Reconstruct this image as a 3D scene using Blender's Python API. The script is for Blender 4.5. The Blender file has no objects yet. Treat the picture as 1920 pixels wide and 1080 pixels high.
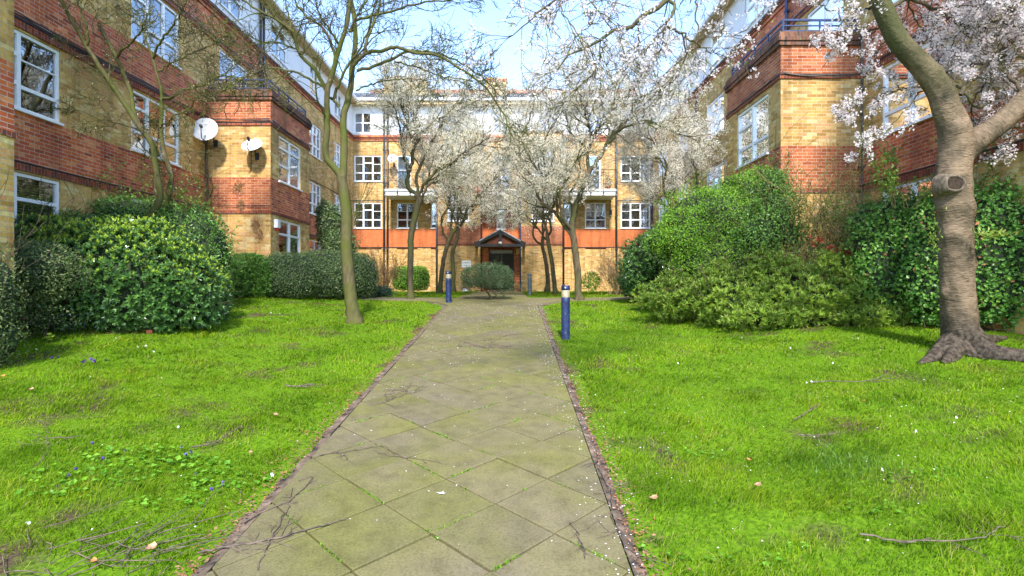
import bpy, math, random
import numpy as np
from mathutils import Vector
R = math.radians
SC = bpy.context.scene
COL = SC.collection

# ---------------------------------------------------------------- camera, sky, sun, exposure
F = 1040.0            # focal length in pixels of the 1920 px wide photograph
HY = 533.0            # row of the horizon
cd = bpy.data.cameras.new('camera'); cam = bpy.data.objects.new('camera', cd); COL.objects.link(cam)
cam.location = (0, 0, 0); cam.rotation_euler = (R(90), 0, 0)
cd.sensor_width = 36; cd.lens = 36*F/1920; cd.shift_y = -(540-HY)/1920
cd.clip_start = 0.05; cd.clip_end = 800
SC.camera = cam
SUN_EL, SUN_AZ = 46, 178        # azimuth clockwise from north (+Y): behind the camera, a touch to its right
w = bpy.data.worlds.new('World'); SC.world = w; w.use_nodes = True
nt = w.node_tree; bg = nt.nodes['Background']
sky = nt.nodes.new('ShaderNodeTexSky'); sky.sky_type = 'NISHITA'; sky.sun_disc = False
sky.sun_elevation = R(SUN_EL); sky.sun_rotation = R(SUN_AZ)
sky.air_density = .85; sky.dust_density = .25; sky.ozone_density = 1.6
nt.links.new(sky.outputs[0], bg.inputs[0]); bg.inputs[1].default_value = 0.15
sl = bpy.data.lights.new('sun', 'SUN'); so = bpy.data.objects.new('sun', sl); COL.objects.link(so)
sl.energy = 2.0; sl.angle = R(5); sl.color = (1, .94, .84)
sv = Vector((math.sin(R(SUN_AZ))*math.cos(R(SUN_EL)), math.cos(R(SUN_AZ))*math.cos(R(SUN_EL)), math.sin(R(SUN_EL))))
so.rotation_euler = sv.to_track_quat('Z', 'Y').to_euler(); so.location = (-5, -10, 20)
SC.view_settings.view_transform = 'Standard'; SC.view_settings.look = 'None'
SC.view_settings.exposure = 2.15; SC.view_settings.gamma = 1.0
SC.render.engine = 'CYCLES'
SC.cycles.max_bounces = 6; SC.cycles.diffuse_bounces = 3; SC.cycles.glossy_bounces = 3
SC.cycles.transmission_bounces = 3; SC.cycles.transparent_max_bounces = 6
SC.cycles.use_denoising = True
try: SC.cycles.denoising_prefilter = 'ACCURATE'
except Exception: pass

rng = np.random.default_rng(7); rnd = random.Random(11)
CX = -0.565           # axis of the path

# ---------------------------------------------------------------- helpers
def smooth(a, b, t):
    t = np.clip((np.asarray(t, float)-a)/(b-a), 0, 1); return t*t*(3-2*t)
def gz(x, y):
    """height of the ground (eye level is 0)"""
    x = np.asarray(x, float); y = np.asarray(y, float)
    k = 0.16; p = -2.1+.0923*y; q = -0.42
    h = np.clip(.5+.5*(q-p)/k, 0, 1)
    z = q*(1-h)+p*h-k*h*(1-h)
    return z+.5*smooth(1.8, 9.5, np.abs(x-CX))*(1-smooth(14, 20, y))
def G(px, py):
    """ground point seen at a pixel of the photograph"""
    a, b = 1.5, 40.0
    for _ in range(50):
        d = (a+b)/2; z = float(gz((px-960)/F*d, d))
        if z < (HY-py)/F*d: a = d
        else: b = d
    return ((px-960)/F*d, d, float(gz((px-960)/F*d, d)))
def P(px, py, d): return ((px-960)/F*d, d, (HY-py)/F*d)

OFF = {}
def props(o, label=None, cat=None, group=None, kind=None):
    if label: o['label'] = label
    if cat: o['category'] = cat
    if group: o['group'] = group
    if kind: o['kind'] = kind
    return o
def thing(name, label, cat, loc, group=None):
    o = bpy.data.objects.new(name, None); COL.objects.link(o); o.location = loc
    o.empty_display_size = .2
    OFF[o] = np.array(loc, float); return props(o, label, cat, group)

class MB:
    def __init__(s): s.v = []; s.f = []; s.n = 0
    def add(s, v, f, mat=0, uv=None, smooth=False):
        v = np.asarray(v, float).reshape(-1, 3)
        f = np.asarray(f, int)
        if f.ndim == 1: f = f[None]
        s.f.append((f+s.n, mat, uv, smooth)); s.v.append(v); s.n += len(v)
    def quad(s, a, b, c, d, mat=0, uv=None):
        s.add([a, b, c, d], [0, 1, 2, 3], mat, uv)
    def box(s, lo, hi, mat=0, uvm=True):
        x0, y0, z0 = lo; x1, y1, z1 = hi
        V = [(x0,y0,z0),(x1,y0,z0),(x1,y1,z0),(x0,y1,z0),(x0,y0,z1),(x1,y0,z1),(x1,y1,z1),(x0,y1,z1)]
        for q in ((0,1,5,4),(1,2,6,5),(2,3,7,6),(3,0,4,7),(4,5,6,7),(3,2,1,0)):
            p = [V[i] for i in q]
            n = np.cross(np.subtract(p[1], p[0]), np.subtract(p[2], p[1]))
            ax = int(np.argmax(np.abs(n)))
            if ax == 0: uv = [(a[1], a[2]) for a in p]
            elif ax == 1: uv = [(a[0], a[2]) for a in p]
            else: uv = [(a[0], a[1]) for a in p]
            s.add(p, [0,1,2,3], mat, uv)
    def obox(s, c, ux, uy, uz, mat=0):
        """box from centre and three half-axis vectors"""
        c, ux, uy, uz = map(lambda t: np.asarray(t, float), (c, ux, uy, uz))
        V = [c+a*ux+b*uy+e*uz for e in (-1, 1) for b in (-1, 1) for a in (-1, 1)]
        s.add(V, [(0,1,5,4),(1,3,7,5),(3,2,6,7),(2,0,4,6),(4,5,7,6),(2,3,1,0)], mat)
    def tube(s, pts, rad, k=8, mat=0, cap=True, sm=True):
        pts = np.asarray(pts, float); n = len(pts)
        rad = np.broadcast_to(np.asarray(rad, float), (n,))
        v, f = tube_arrays(pts[None], rad[None], k)
        s.add(v, f, mat, smooth=sm)
        if cap:
            s.f.append((np.arange(k)[::-1][None]+s.n-n*k, mat, None, False))
            s.f.append((np.arange(k)[None]+s.n-k, mat, None, False))
    def lathe(s, c, prof, k=20, mat=0, ang=None):
        """profile [(r, z)] turned round a vertical axis through c"""
        t = np.linspace(0, 2*math.pi, k, endpoint=False)
        V = np.concatenate([np.stack([c[0]+r*np.cos(t), c[1]+r*np.sin(t), np.full(k, c[2]+z)], 1) for r, z in prof])
        f = []
        for i in range(len(prof)-1):
            for j in range(k):
                f.append((i*k+j, i*k+(j+1) % k, (i+1)*k+(j+1) % k, (i+1)*k+j))
        s.add(V, f, mat, smooth=True)
        s.f.append((np.arange(k)[None]+s.n-k, mat, None, False))
    def build(s, name, mats, parent=None, label=None, cat=None, group=None, kind=None, loc=None):
        if not isinstance(mats, (list, tuple)): mats = [mats]
        me = bpy.data.meshes.new(name)
        V = np.concatenate(s.v)
        if parent is not None: off = OFF[parent]
        elif loc is not None: off = np.array(loc, float)
        else: off = np.zeros(3)
        V = V-off
        me.vertices.add(len(V)); me.vertices.foreach_set('co', V.ravel())
        lv = []; st = []; tot = []; mi = []; sm = []; uvs = []; n = 0; anyuv = any(u is not None for _, _, u, _ in s.f)
        for f, m, u, smf in s.f:
            a, k = f.shape
            lv.append(f.ravel()); st.append(n+np.arange(a)*k); tot.append(np.full(a, k)); n += a*k
            mi.append(np.full(a, m)); sm.append(np.full(a, smf))
            if anyuv: uvs.append(np.asarray(u, float).reshape(-1, 2) if u is not None else np.zeros((a*k, 2)))
        lv = np.concatenate(lv); st = np.concatenate(st); tot = np.concatenate(tot)
        me.loops.add(len(lv)); me.loops.foreach_set('vertex_index', lv.astype(np.int32))
        me.polygons.add(len(st)); me.polygons.foreach_set('loop_start', st.astype(np.int32))
        try: me.polygons.foreach_set('loop_total', tot.astype(np.int32))
        except Exception: pass
        me.polygons.foreach_set('material_index', np.concatenate(mi).astype(np.int32))
        me.polygons.foreach_set('use_smooth', np.concatenate(sm).astype(bool))
        if anyuv:
            ul = me.uv_layers.new(name='UVMap'); ul.data.foreach_set('uv', np.concatenate(uvs).ravel())
        for m in mats: me.materials.append(m)
        me.update(calc_edges=True); me.validate()
        o = bpy.data.objects.new(name, me); COL.objects.link(o)
        if parent is not None: o.parent = parent; OFF[o] = off
        else:
            o.location = off; OFF[o] = off
        return props(o, label, cat, group, kind)

def tube_arrays(Pt, Rd, k):
    """Pt (B,n,3), Rd (B,n) -> verts, quad faces"""
    B, n, _ = Pt.shape
    T = np.gradient(Pt, axis=1); T /= np.linalg.norm(T, axis=2, keepdims=True)+1e-9
    mean = T.mean(1); ref = np.where(np.abs(mean[:, 2:3]) > .8, np.array([[1., 0, 0]]), np.array([[0, 0, 1.]]))
    ref = np.repeat(ref[:, None], n, 1)
    A = np.cross(T, ref); A /= np.linalg.norm(A, axis=2, keepdims=True)+1e-9
    Bn = np.cross(T, A)
    t = np.linspace(0, 2*math.pi, k, endpoint=False)
    V = Pt[:, :, None]+Rd[:, :, None, None]*(A[:, :, None]*np.cos(t)[None, None, :, None]+Bn[:, :, None]*np.sin(t)[None, None, :, None])
    b = (np.arange(B)*n*k)[:, None, None]; i = (np.arange(n-1)*k)[None, :, None]; j = np.arange(k)[None, None, :]
    j2 = (j+1) % k
    f = np.stack([b+i+j, b+i+j2, b+i+k+j2, b+i+k+j], -1).reshape(-1, 4)
    return V.reshape(-1, 3), f

# ---------------------------------------------------------------- materials
def mat(name):
    m = bpy.data.materials.new(name); m.use_nodes = True
    return m, m.node_tree, m.node_tree.nodes['Principled BSDF']
def N(t, typ, **kw):
    n = t.nodes.new(typ)
    for k, v in kw.items():
        if k.startswith('i_'):
            n.inputs[int(k[2:])].default_value = v
        else: setattr(n, k, v)
    return n
def L(t, a, b): t.links.new(a, b)
def ramp(t, stops, interp='LINEAR'):
    r = t.nodes.new('ShaderNodeValToRGB'); cr = r.color_ramp; cr.interpolation = interp
    while len(cr.elements) < len(stops): cr.elements.new(.5)
    for e, (p, c) in zip(cr.elements, stops):
        e.position = p; e.color = (*c, 1) if len(c) == 3 else c
    return r
def plain(name, col, rough=.6, metal=0, noise=.12, scale=8, bump=.0, spec=.5):
    m, t, b = mat(name)
    tc = N(t, 'ShaderNodeTexCoord'); nz = N(t, 'ShaderNodeTexNoise'); nz.inputs['Scale'].default_value = scale; nz.inputs['Detail'].default_value = 5
    L(t, tc.outputs['Object'], nz.inputs['Vector'])
    c0 = [max(0, c*(1-noise*2)) for c in col]; c1 = [min(1, c*(1+noise*2)) for c in col]
    r = ramp(t, [(.3, c0), (.7, c1)]); L(t, nz.outputs[0], r.inputs[0]); L(t, r.outputs[0], b.inputs['Base Color'])
    b.inputs['Roughness'].default_value = rough; b.inputs['Metallic'].default_value = metal
    b.inputs['Specular IOR Level'].default_value = spec
    if bump:
        bp = N(t, 'ShaderNodeBump'); bp.inputs['Strength'].default_value = bump; bp.inputs['Distance'].default_value = .02
        L(t, nz.outputs[0], bp.inputs['Height']); L(t, bp.outputs[0], b.inputs['Normal'])
    return m
def brick(name, cols, mortar, vertical=False, mw=.011, dirt=.25, stain=None):
    m, t, b = mat(name)
    uv = N(t, 'ShaderNodeUVMap'); sp = N(t, 'ShaderNodeSeparateXYZ'); L(t, uv.outputs[0], sp.inputs[0])
    u, v = (sp.outputs[1], sp.outputs[0]) if vertical else (sp.outputs[0], sp.outputs[1])
    vec = N(t, 'ShaderNodeCombineXYZ'); L(t, u, vec.inputs[0]); L(t, v, vec.inputs[1])
    br = N(t, 'ShaderNodeTexBrick'); L(t, vec.outputs[0], br.inputs['Vector'])
    br.inputs['Scale'].default_value = 1; br.inputs['Brick Width'].default_value = .225; br.inputs['Row Height'].default_value = .075
    br.inputs['Mortar Size'].default_value = mw/2; br.inputs['Mortar Smooth'].default_value = .25
    def M(op, a, bb=None):
        n = N(t, 'ShaderNodeMath', operation=op)
        for i, x in enumerate((a, bb)):
            if x is None: continue
            if isinstance(x, (int, float)): n.inputs[i].default_value = x
            else: L(t, x, n.inputs[i])
        return n.outputs[0]
    row = M('FLOOR', M('DIVIDE', v, .075)); par = M('FLOORED_MODULO', row, 2)
    colm = M('FLOOR', M('DIVIDE', M('ADD', u, M('MULTIPLY', M('SUBTRACT', 1, par), .1125)), .225))
    cv = N(t, 'ShaderNodeCombineXYZ'); L(t, colm, cv.inputs[0]); L(t, row, cv.inputs[1])
    wn = N(t, 'ShaderNodeTexWhiteNoise', noise_dimensions='2D'); L(t, cv.outputs[0], wn.inputs['Vector'])
    n = len(cols); r = ramp(t, [((i+.5)/n, c) for i, c in enumerate(cols)]); L(t, wn.outputs['Value'], r.inputs[0])
    tc = N(t, 'ShaderNodeTexCoord')
    nz = N(t, 'ShaderNodeTexNoise'); nz.inputs['Scale'].default_value = .9; nz.inputs['Detail'].default_value = 6; L(t, tc.outputs['Object'], nz.inputs['Vector'])
    nf = N(t, 'ShaderNodeTexNoise'); nf.inputs['Scale'].default_value = 22; nf.inputs['Detail'].default_value = 4; L(t, tc.outputs['Object'], nf.inputs['Vector'])
    mx = N(t, 'ShaderNodeMix', data_type='RGBA'); L(t, br.outputs['Fac'], mx.inputs[0]); L(t, r.outputs[0], mx.inputs[6]); mx.inputs[7].default_value = (*mortar, 1)
    h = N(t, 'ShaderNodeMix', data_type='RGBA', blend_type='MULTIPLY'); h.inputs[0].default_value = 1
    rr = ramp(t, [(.3, (1-dirt*1.3,)*3), (.65, (1.08,)*3)]); L(t, nz.outputs[0], rr.inputs[0]); L(t, mx.outputs[2], h.inputs[6]); L(t, rr.outputs[0], h.inputs[7])
    h2 = N(t, 'ShaderNodeMix', data_type='RGBA', blend_type='MULTIPLY'); h2.inputs[0].default_value = 1
    r2 = ramp(t, [(.3, (.82,)*3), (.7, (1.15,)*3)]); L(t, nf.outputs[0], r2.inputs[0]); L(t, h.outputs[2], h2.inputs[6]); L(t, r2.outputs[0], h2.inputs[7])
    out = h2.outputs[2]
    ms_ = N(t, 'ShaderNodeMapping'); ms_.inputs['Scale'].default_value = (2.6, .22, 1); L(t, (vec if vertical else uv).outputs[0], ms_.inputs[0])   # rain streaks down the wall
    ws = N(t, 'ShaderNodeTexNoise'); ws.inputs['Scale'].default_value = 1.3; ws.inputs['Detail'].default_value = 7; ws.inputs['Roughness'].default_value = .65; L(t, ms_.outputs[0], ws.inputs['Vector'])
    rw = ramp(t, [(.34, (.66,.64,.62)), (.52, (1.0,)*3), (.75, (1.08,1.07,1.05))]); L(t, ws.outputs[0], rw.inputs[0])
    hw = N(t, 'ShaderNodeMix', data_type='RGBA', blend_type='MULTIPLY'); hw.inputs[0].default_value = 1; L(t, out, hw.inputs[6]); L(t, rw.outputs[0], hw.inputs[7]); out = hw.outputs[2]
    if stain:                                   # soot running down from a coping at height z1
        z0, z1 = stain
        sz = N(t, 'ShaderNodeMapRange'); sz.inputs[1].default_value = z0; sz.inputs[2].default_value = z1; L(t, sp.outputs[1], sz.inputs[0])
        mp = N(t, 'ShaderNodeMapping'); mp.inputs['Scale'].default_value = (3.5, .5, 1); L(t, uv.outputs[0], mp.inputs[0])
        ns = N(t, 'ShaderNodeTexNoise'); ns.inputs['Scale'].default_value = 1.4; ns.inputs['Detail'].default_value = 6; L(t, mp.outputs[0], ns.inputs['Vector'])
        mm = M('MULTIPLY', sz.outputs[0], ns.outputs[0]); rs = ramp(t, [(.28, (1, 1, 1)), (.6, (.3, .27, .24))]); L(t, mm, rs.inputs[0])
        h3 = N(t, 'ShaderNodeMix', data_type='RGBA', blend_type='MULTIPLY'); h3.inputs[0].default_value = 1; L(t, out, h3.inputs[6]); L(t, rs.outputs[0], h3.inputs[7]); out = h3.outputs[2]
    L(t, out, b.inputs['Base Color']); b.inputs['Roughness'].default_value = .85; b.inputs['Specular IOR Level'].default_value = .25
    inv = M('SUBTRACT', 1, br.outputs['Fac']); ad = M('ADD', inv, M('MULTIPLY', nf.outputs[0], .5))
    bp = N(t, 'ShaderNodeBump'); bp.inputs['Strength'].default_value = .5; bp.inputs['Distance'].default_value = .006
    L(t, ad, bp.inputs['Height']); L(t, bp.outputs[0], b.inputs['Normal'])
    return m
YCOL = [(0.414, 0.233, 0.055), (0.627, 0.388, 0.11), (0.552, 0.333, 0.08), (0.7, 0.465, 0.15), (0.376, 0.233, 0.06), (0.652, 0.422, 0.12), (0.603, 0.299, 0.11), (0.7, 0.533, 0.219)]
RCOL = [(0.309, 0.071, 0.028), (0.541, 0.118, 0.035), (0.618, 0.158, 0.042), (0.45, 0.095, 0.031), (0.67, 0.205, 0.056), (0.579, 0.126, 0.039), (0.489, 0.103, 0.049), (0.696, 0.268, 0.098)]
OCOL = [(.40,.11,.04),(.47,.155,.06),(.36,.09,.035),(.51,.19,.08),(.43,.125,.045),(.31,.075,.03)]
Y = brick('yellow_brick', YCOL, (.44,.37,.25))
YF = brick('pale_yellow_brick', [(min(.66, k[0]*.86), k[1]*.83, k[2]*.95) for k in YCOL], (.50,.40,.24), dirt=.15)
RD = brick('red_brick', RCOL, (.50,.40,.33), mw=.013)
RS = brick('sooty_red_brick', OCOL, (.48,.36,.27), mw=.013, stain=(4.9, 5.75))
OR = brick('orange_brick', OCOL, (.52,.38,.28), mw=.012)
OB = brick('smooth_orange_brick', [(.46,.13,.045),(.52,.155,.055),(.49,.14,.05)], (.52,.19,.08), mw=.008, dirt=.12)
SOLD = brick('soldier_red_brick', [(.22,.05,.025),(.34,.07,.03),(.18,.04,.022),(.40,.10,.04),(.15,.05,.035)], (.30,.22,.17), vertical=True)
COPE = brick('weathered_coping_brick', [(.17,.07,.04),(.25,.10,.055),(.11,.055,.04),(.30,.14,.08),(.09,.06,.05)], (.20,.15,.12), vertical=True, dirt=.5)
WHITE = plain('white_render', (.70,.71,.72), .7, noise=.03, scale=2)
UPVC = plain('white_window_frame', (.80,.82,.84), .3, noise=.02)
DARK = plain('interior_shade', (.07,.07,.075), .9)  # dark colour stands for the shade inside rooms and entrance
LEAD = plain('black_cable', (.022,.022,.026), .5)
SLATE = plain('dark_slate', (.05,.055,.065), .6)
TILE = plain('red_ridge_tile', (.30,.09,.05), .8, noise=.3, scale=6)
SOFF = plain('eaves_timber', (.46,.33,.15), .7)
NAVY = plain('navy_painted_steel', (.025,.045,.13), .45, noise=.15, scale=10)
PIPE = plain('black_downpipe', (.025,.028,.036), .4)
BLK = plain('black_painted_timber', (.012,.014,.02), .4)
GREY = plain('grey_sheet_roof', (.38,.39,.41), .5)
BLIND = plain('white_blind', (.66,.65,.62), .7, noise=.05)
CURT = plain('pale_curtain', (.60,.58,.56), .9, noise=.1)
WOODB = plain('wooden_blind', (.50,.34,.17), .6, noise=.1)
def glass_mat():
    m, t, b = mat('window_glass'); t.nodes.remove(b)
    out = t.nodes['Material Output']
    g = N(t, 'ShaderNodeBsdfGlossy'); g.inputs['Roughness'].default_value = .01; g.inputs['Color'].default_value = (.93,.96,1,1)
    tr = N(t, 'ShaderNodeBsdfTransparent'); tr.inputs['Color'].default_value = (.72,.78,.8,1)
    fr = N(t, 'ShaderNodeFresnel'); fr.inputs['IOR'].default_value = 1.9
    mp = N(t, 'ShaderNodeMapRange'); mp.inputs[3].default_value = .22; mp.inputs[4].default_value = 1.0; L(t, fr.outputs[0], mp.inputs[0])
    tc = N(t, 'ShaderNodeTexCoord'); nz = N(t, 'ShaderNodeTexNoise'); nz.inputs['Scale'].default_value = 1.2; L(t, tc.outputs['Object'], nz.inputs['Vector'])
    bp = N(t, 'ShaderNodeBump'); bp.inputs['Strength'].default_value = .08; bp.inputs['Distance'].default_value = .05; L(t, nz.outputs[0], bp.inputs['Height']); L(t, bp.outputs[0], g.inputs['Normal'])
    mx = N(t, 'ShaderNodeMixShader'); L(t, mp.outputs[0], mx.inputs[0]); L(t, tr.outputs[0], mx.inputs[1]); L(t, g.outputs[0], mx.inputs[2]); L(t, mx.outputs[0], out.inputs[0])
    return m
GLASS = glass_mat()
def leafmat(name, cols, trans=.35, rough=.45, spec=.4, patch=None, pscale=.8):
    """every leaf (mesh island) gets a colour of its own from the ramp"""
    m, t, b = mat(name); out = t.nodes['Material Output']
    ge = N(t, 'ShaderNodeNewGeometry'); n = len(cols)
    r = ramp(t, [((i+.5)/n, c) for i, c in enumerate(cols)]); L(t, ge.outputs['Random Per Island'], r.inputs[0]); c = r.outputs[0]
    cols_ = None
    if patch:
        tc = N(t, 'ShaderNodeTexCoord'); nz = N(t, 'ShaderNodeTexNoise'); nz.inputs['Scale'].default_value = pscale; nz.inputs['Detail'].default_value = 4
        L(t, tc.outputs['Object'], nz.inputs['Vector'])
        rr = ramp(t, [(.35, patch[0]), (.5, (1,1,1)), (.66, patch[1])]); L(t, nz.outputs[0], rr.inputs[0])
        mx = N(t, 'ShaderNodeMix', data_type='RGBA', blend_type='MULTIPLY'); mx.inputs[0].default_value = 1; L(t, c, mx.inputs[6]); L(t, rr.outputs[0], mx.inputs[7]); c = mx.outputs[2]
    L(t, c, b.inputs['Base Color']); b.inputs['Roughness'].default_value = rough; b.inputs['Specular IOR Level'].default_value = spec
    if trans:
        tl = N(t, 'ShaderNodeBsdfTranslucent'); L(t, c, tl.inputs['Color'])
        ms = N(t, 'ShaderNodeMixShader'); ms.inputs[0].default_value = trans
        L(t, b.outputs[0], ms.inputs[1]); L(t, tl.outputs[0], ms.inputs[2]); L(t, ms.outputs[0], out.inputs[0])
    return m
def barkmat(name, c0, c1, moss=None, scale=14, mossamt=.5, bump=.6):
    m, t, b = mat(name); tc = N(t, 'ShaderNodeTexCoord')
    mp = N(t, 'ShaderNodeMapping'); mp.inputs['Scale'].default_value = (1, 1, .35); L(t, tc.outputs['Object'], mp.inputs[0])
    nz = N(t, 'ShaderNodeTexNoise'); nz.inputs['Scale'].default_value = scale; nz.inputs['Detail'].default_value = 8; L(t, mp.outputs[0], nz.inputs['Vector'])
    r = ramp(t, [(.3, c0), (.7, c1)]); L(t, nz.outputs[0], r.inputs[0]); c = r.outputs[0]
    if moss:
        n2 = N(t, 'ShaderNodeTexNoise'); n2.inputs['Scale'].default_value = 1.3; n2.inputs['Detail'].default_value = 6; L(t, tc.outputs['Object'], n2.inputs['Vector'])
        r2 = ramp(t, [(max(0, .62-mossamt*.5), (0,0,0)), (.85-mossamt*.5, (1,1,1))]); L(t, n2.outputs[0], r2.inputs[0])
        mx = N(t, 'ShaderNodeMix', data_type='RGBA'); L(t, r2.outputs[0], mx.inputs[0]); L(t, c, mx.inputs[6]); mx.inputs[7].default_value = (*moss, 1); c = mx.outputs[2]
    L(t, c, b.inputs['Base Color']); b.inputs['Roughness'].default_value = .9; b.inputs['Specular IOR Level'].default_value = .15
    bp = N(t, 'ShaderNodeBump'); bp.inputs['Strength'].default_value = bump; bp.inputs['Distance'].default_value = .01; L(t, nz.outputs[0], bp.inputs['Height']); L(t, bp.outputs[0], b.inputs['Normal'])
    return m
# ================================================================ ground
def soil_mat():
    m, t, b = mat('soil_and_turf'); tc = N(t, 'ShaderNodeTexCoord')
    a = N(t, 'ShaderNodeTexNoise'); a.inputs['Scale'].default_value = 1.1; a.inputs['Detail'].default_value = 8; L(t, tc.outputs['Object'], a.inputs['Vector'])
    f = N(t, 'ShaderNodeTexNoise'); f.inputs['Scale'].default_value = 30; f.inputs['Detail'].default_value = 6; L(t, tc.outputs['Object'], f.inputs['Vector'])
    r1 = ramp(t, [(.35, (.045,.035,.02)), (.65, (.10,.075,.045))]); L(t, f.outputs[0], r1.inputs[0])
    r2 = ramp(t, [(.35, (.055,.12,.007)), (.65, (.12,.215,.010))]); L(t, f.outputs[0], r2.inputs[0])
    k = ramp(t, [(.34, (0,0,0)), (.44, (1,1,1))]); L(t, a.outputs[0], k.inputs[0])
    mx = N(t, 'ShaderNodeMix', data_type='RGBA'); L(t, k.outputs[0], mx.inputs[0]); L(t, r1.outputs[0], mx.inputs[6]); L(t, r2.outputs[0], mx.inputs[7])
    L(t, mx.outputs[2], b.inputs['Base Color']); b.inputs['Roughness'].default_value = .95; b.inputs['Specular IOR Level'].default_value = .03
    bp = N(t, 'ShaderNodeBump'); bp.inputs['Strength'].default_value = .4; bp.inputs['Distance'].default_value = .015; L(t, f.outputs[0], bp.inputs['Height']); L(t, bp.outputs[0], b.inputs['Normal'])
    return m
def axis(a, b, s, far):
    c = np.arange(a, b+1e-6, s); e = [20, 45, far]
    return np.concatenate([[a-v for v in e[::-1]], c, [b+v for v in e]])
gx = axis(-11, 10, .3, 300); gy = axis(-6, 36, .3, 400)
XX, YY = np.meshgrid(gx, gy, indexing='ij'); ZZ = gz(XX, YY)
mb = MB(); V = np.stack([XX, YY, ZZ], -1).reshape(-1, 3); ni, nj = XX.shape
ii, jj = np.meshgrid(np.arange(ni-1), np.arange(nj-1), indexing='ij'); q = (ii*nj+jj).ravel()
mb.add(V, np.stack([q, q+nj, q+nj+1, q+1], 1), 0, smooth=True)
mb.build('ground', soil_mat(), kind='structure')

# ---------------------------------------------------------------- path of diamond-laid slabs
PX0, PX1 = -1.85, .73
def clip(poly, a, b, c):
    """keep a*x+b*y<=c"""
    o = []
    for i in range(len(poly)):
        p, q = poly[i], poly[(i+1) % len(poly)]
        dp, dq = a*p[0]+b*p[1]-c, a*q[0]+b*q[1]-c
        if dp <= 0: o.append(p)
        if dp*dq < 0:
            t = dp/(dp-dq); o.append((p[0]+t*(q[0]-p[0]), p[1]+t*(q[1]-p[1])))
    return o
def area(p): return .5*sum(p[i][0]*p[(i+1) % len(p)][1]-p[(i+1) % len(p)][0]*p[i][1] for i in range(len(p)))
regions = [  # convex clip regions as lists of half planes
    [(-1,0,-PX0),(1,0,PX1),(0,-1,4.0),(0,1,16.0)],
    [(0,-1,-16.0),(0,1,17.0),(-1,-.75,1.85-12.0),(1,-.75,.73-12.0)],
    [(0,-1,-17.0),(0,1,18.0),(-1,0,6.2),(1,0,5.4)],
    [(0,-1,-18.0),(0,1,30.2),(-1,0,1.75),(1,0,.5)]]
def slab_mat():
    m, t, b = mat('paving_slab'); tc = N(t, 'ShaderNodeTexCoord'); ge = N(t, 'ShaderNodeNewGeometry')
    a = N(t, 'ShaderNodeTexNoise'); a.inputs['Scale'].default_value = .75; a.inputs['Detail'].default_value = 8; a.inputs['Roughness'].default_value = .6; va = N(t, 'ShaderNodeVectorMath', operation='MULTIPLY_ADD'); L(t, ge.outputs['Random Per Island'], va.inputs[0]); va.inputs[1].default_value = (1.1, .9, 0); L(t, tc.outputs['Object'], va.inputs[2]); L(t, va.outputs[0], a.inputs['Vector'])
    f = N(t, 'ShaderNodeTexNoise'); f.inputs['Scale'].default_value = 60; f.inputs['Detail'].default_value = 8; f.inputs['Roughness'].default_value = .7; L(t, tc.outputs['Object'], f.inputs['Vector'])
    g = N(t, 'ShaderNodeTexNoise'); g.inputs['Scale'].default_value = 6; g.inputs['Detail'].default_value = 8; L(t, tc.outputs['Object'], g.inputs['Vector'])
    r = ramp(t, [(.33, (.150,.126,.078)), (.47, (.144,.127,.062)), (.62, (.138,.132,.042))]); L(t, a.outputs[0], r.inputs[0])
    rg = ramp(t, [(.3, (.8,)*3), (.5, (1,)*3), (.72, (1.14,)*3)]); L(t, g.outputs[0], rg.inputs[0])
    rf = ramp(t, [(.28, (.55,)*3), (.5, (1,)*3), (.66, (1.2,)*3), (.74, (1.9,)*3)]); L(t, f.outputs[0], rf.inputs[0])
    ri = ramp(t, [(0, (.90,.90,.92)), (.5, (1,1,1)), (1, (1.08,1.07,1.03))]); L(t, ge.outputs['Random Per Island'], ri.inputs[0]); c = r.outputs[0]
    for x in (rg, rf, ri):
        mx = N(t, 'ShaderNodeMix', data_type='RGBA', blend_type='MULTIPLY'); mx.inputs[0].default_value = 1; L(t, c, mx.inputs[6]); L(t, x.outputs[0], mx.inputs[7]); c = mx.outputs[2]
    L(t, c, b.inputs['Base Color']); b.inputs['Roughness'].default_value = .9; b.inputs['Specular IOR Level'].default_value = .2
    bp = N(t, 'ShaderNodeBump'); bp.inputs['Strength'].default_value = .5; bp.inputs['Distance'].default_value = .006; L(t, f.outputs[0], bp.inputs['Height']); L(t, bp.outputs[0], b.inputs['Normal'])
    return m
SLAB = slab_mat()
JOINT = plain('mossy_joint_earth', (.075,.075,.03), .95, noise=.4, scale=14)
KERB = plain('pinkish_kerb_concrete', (.115,.082,.056), .9, noise=.45, scale=9, bump=.4)
D = .85; mb = MB(); jb = MB(); NODES = []
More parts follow.
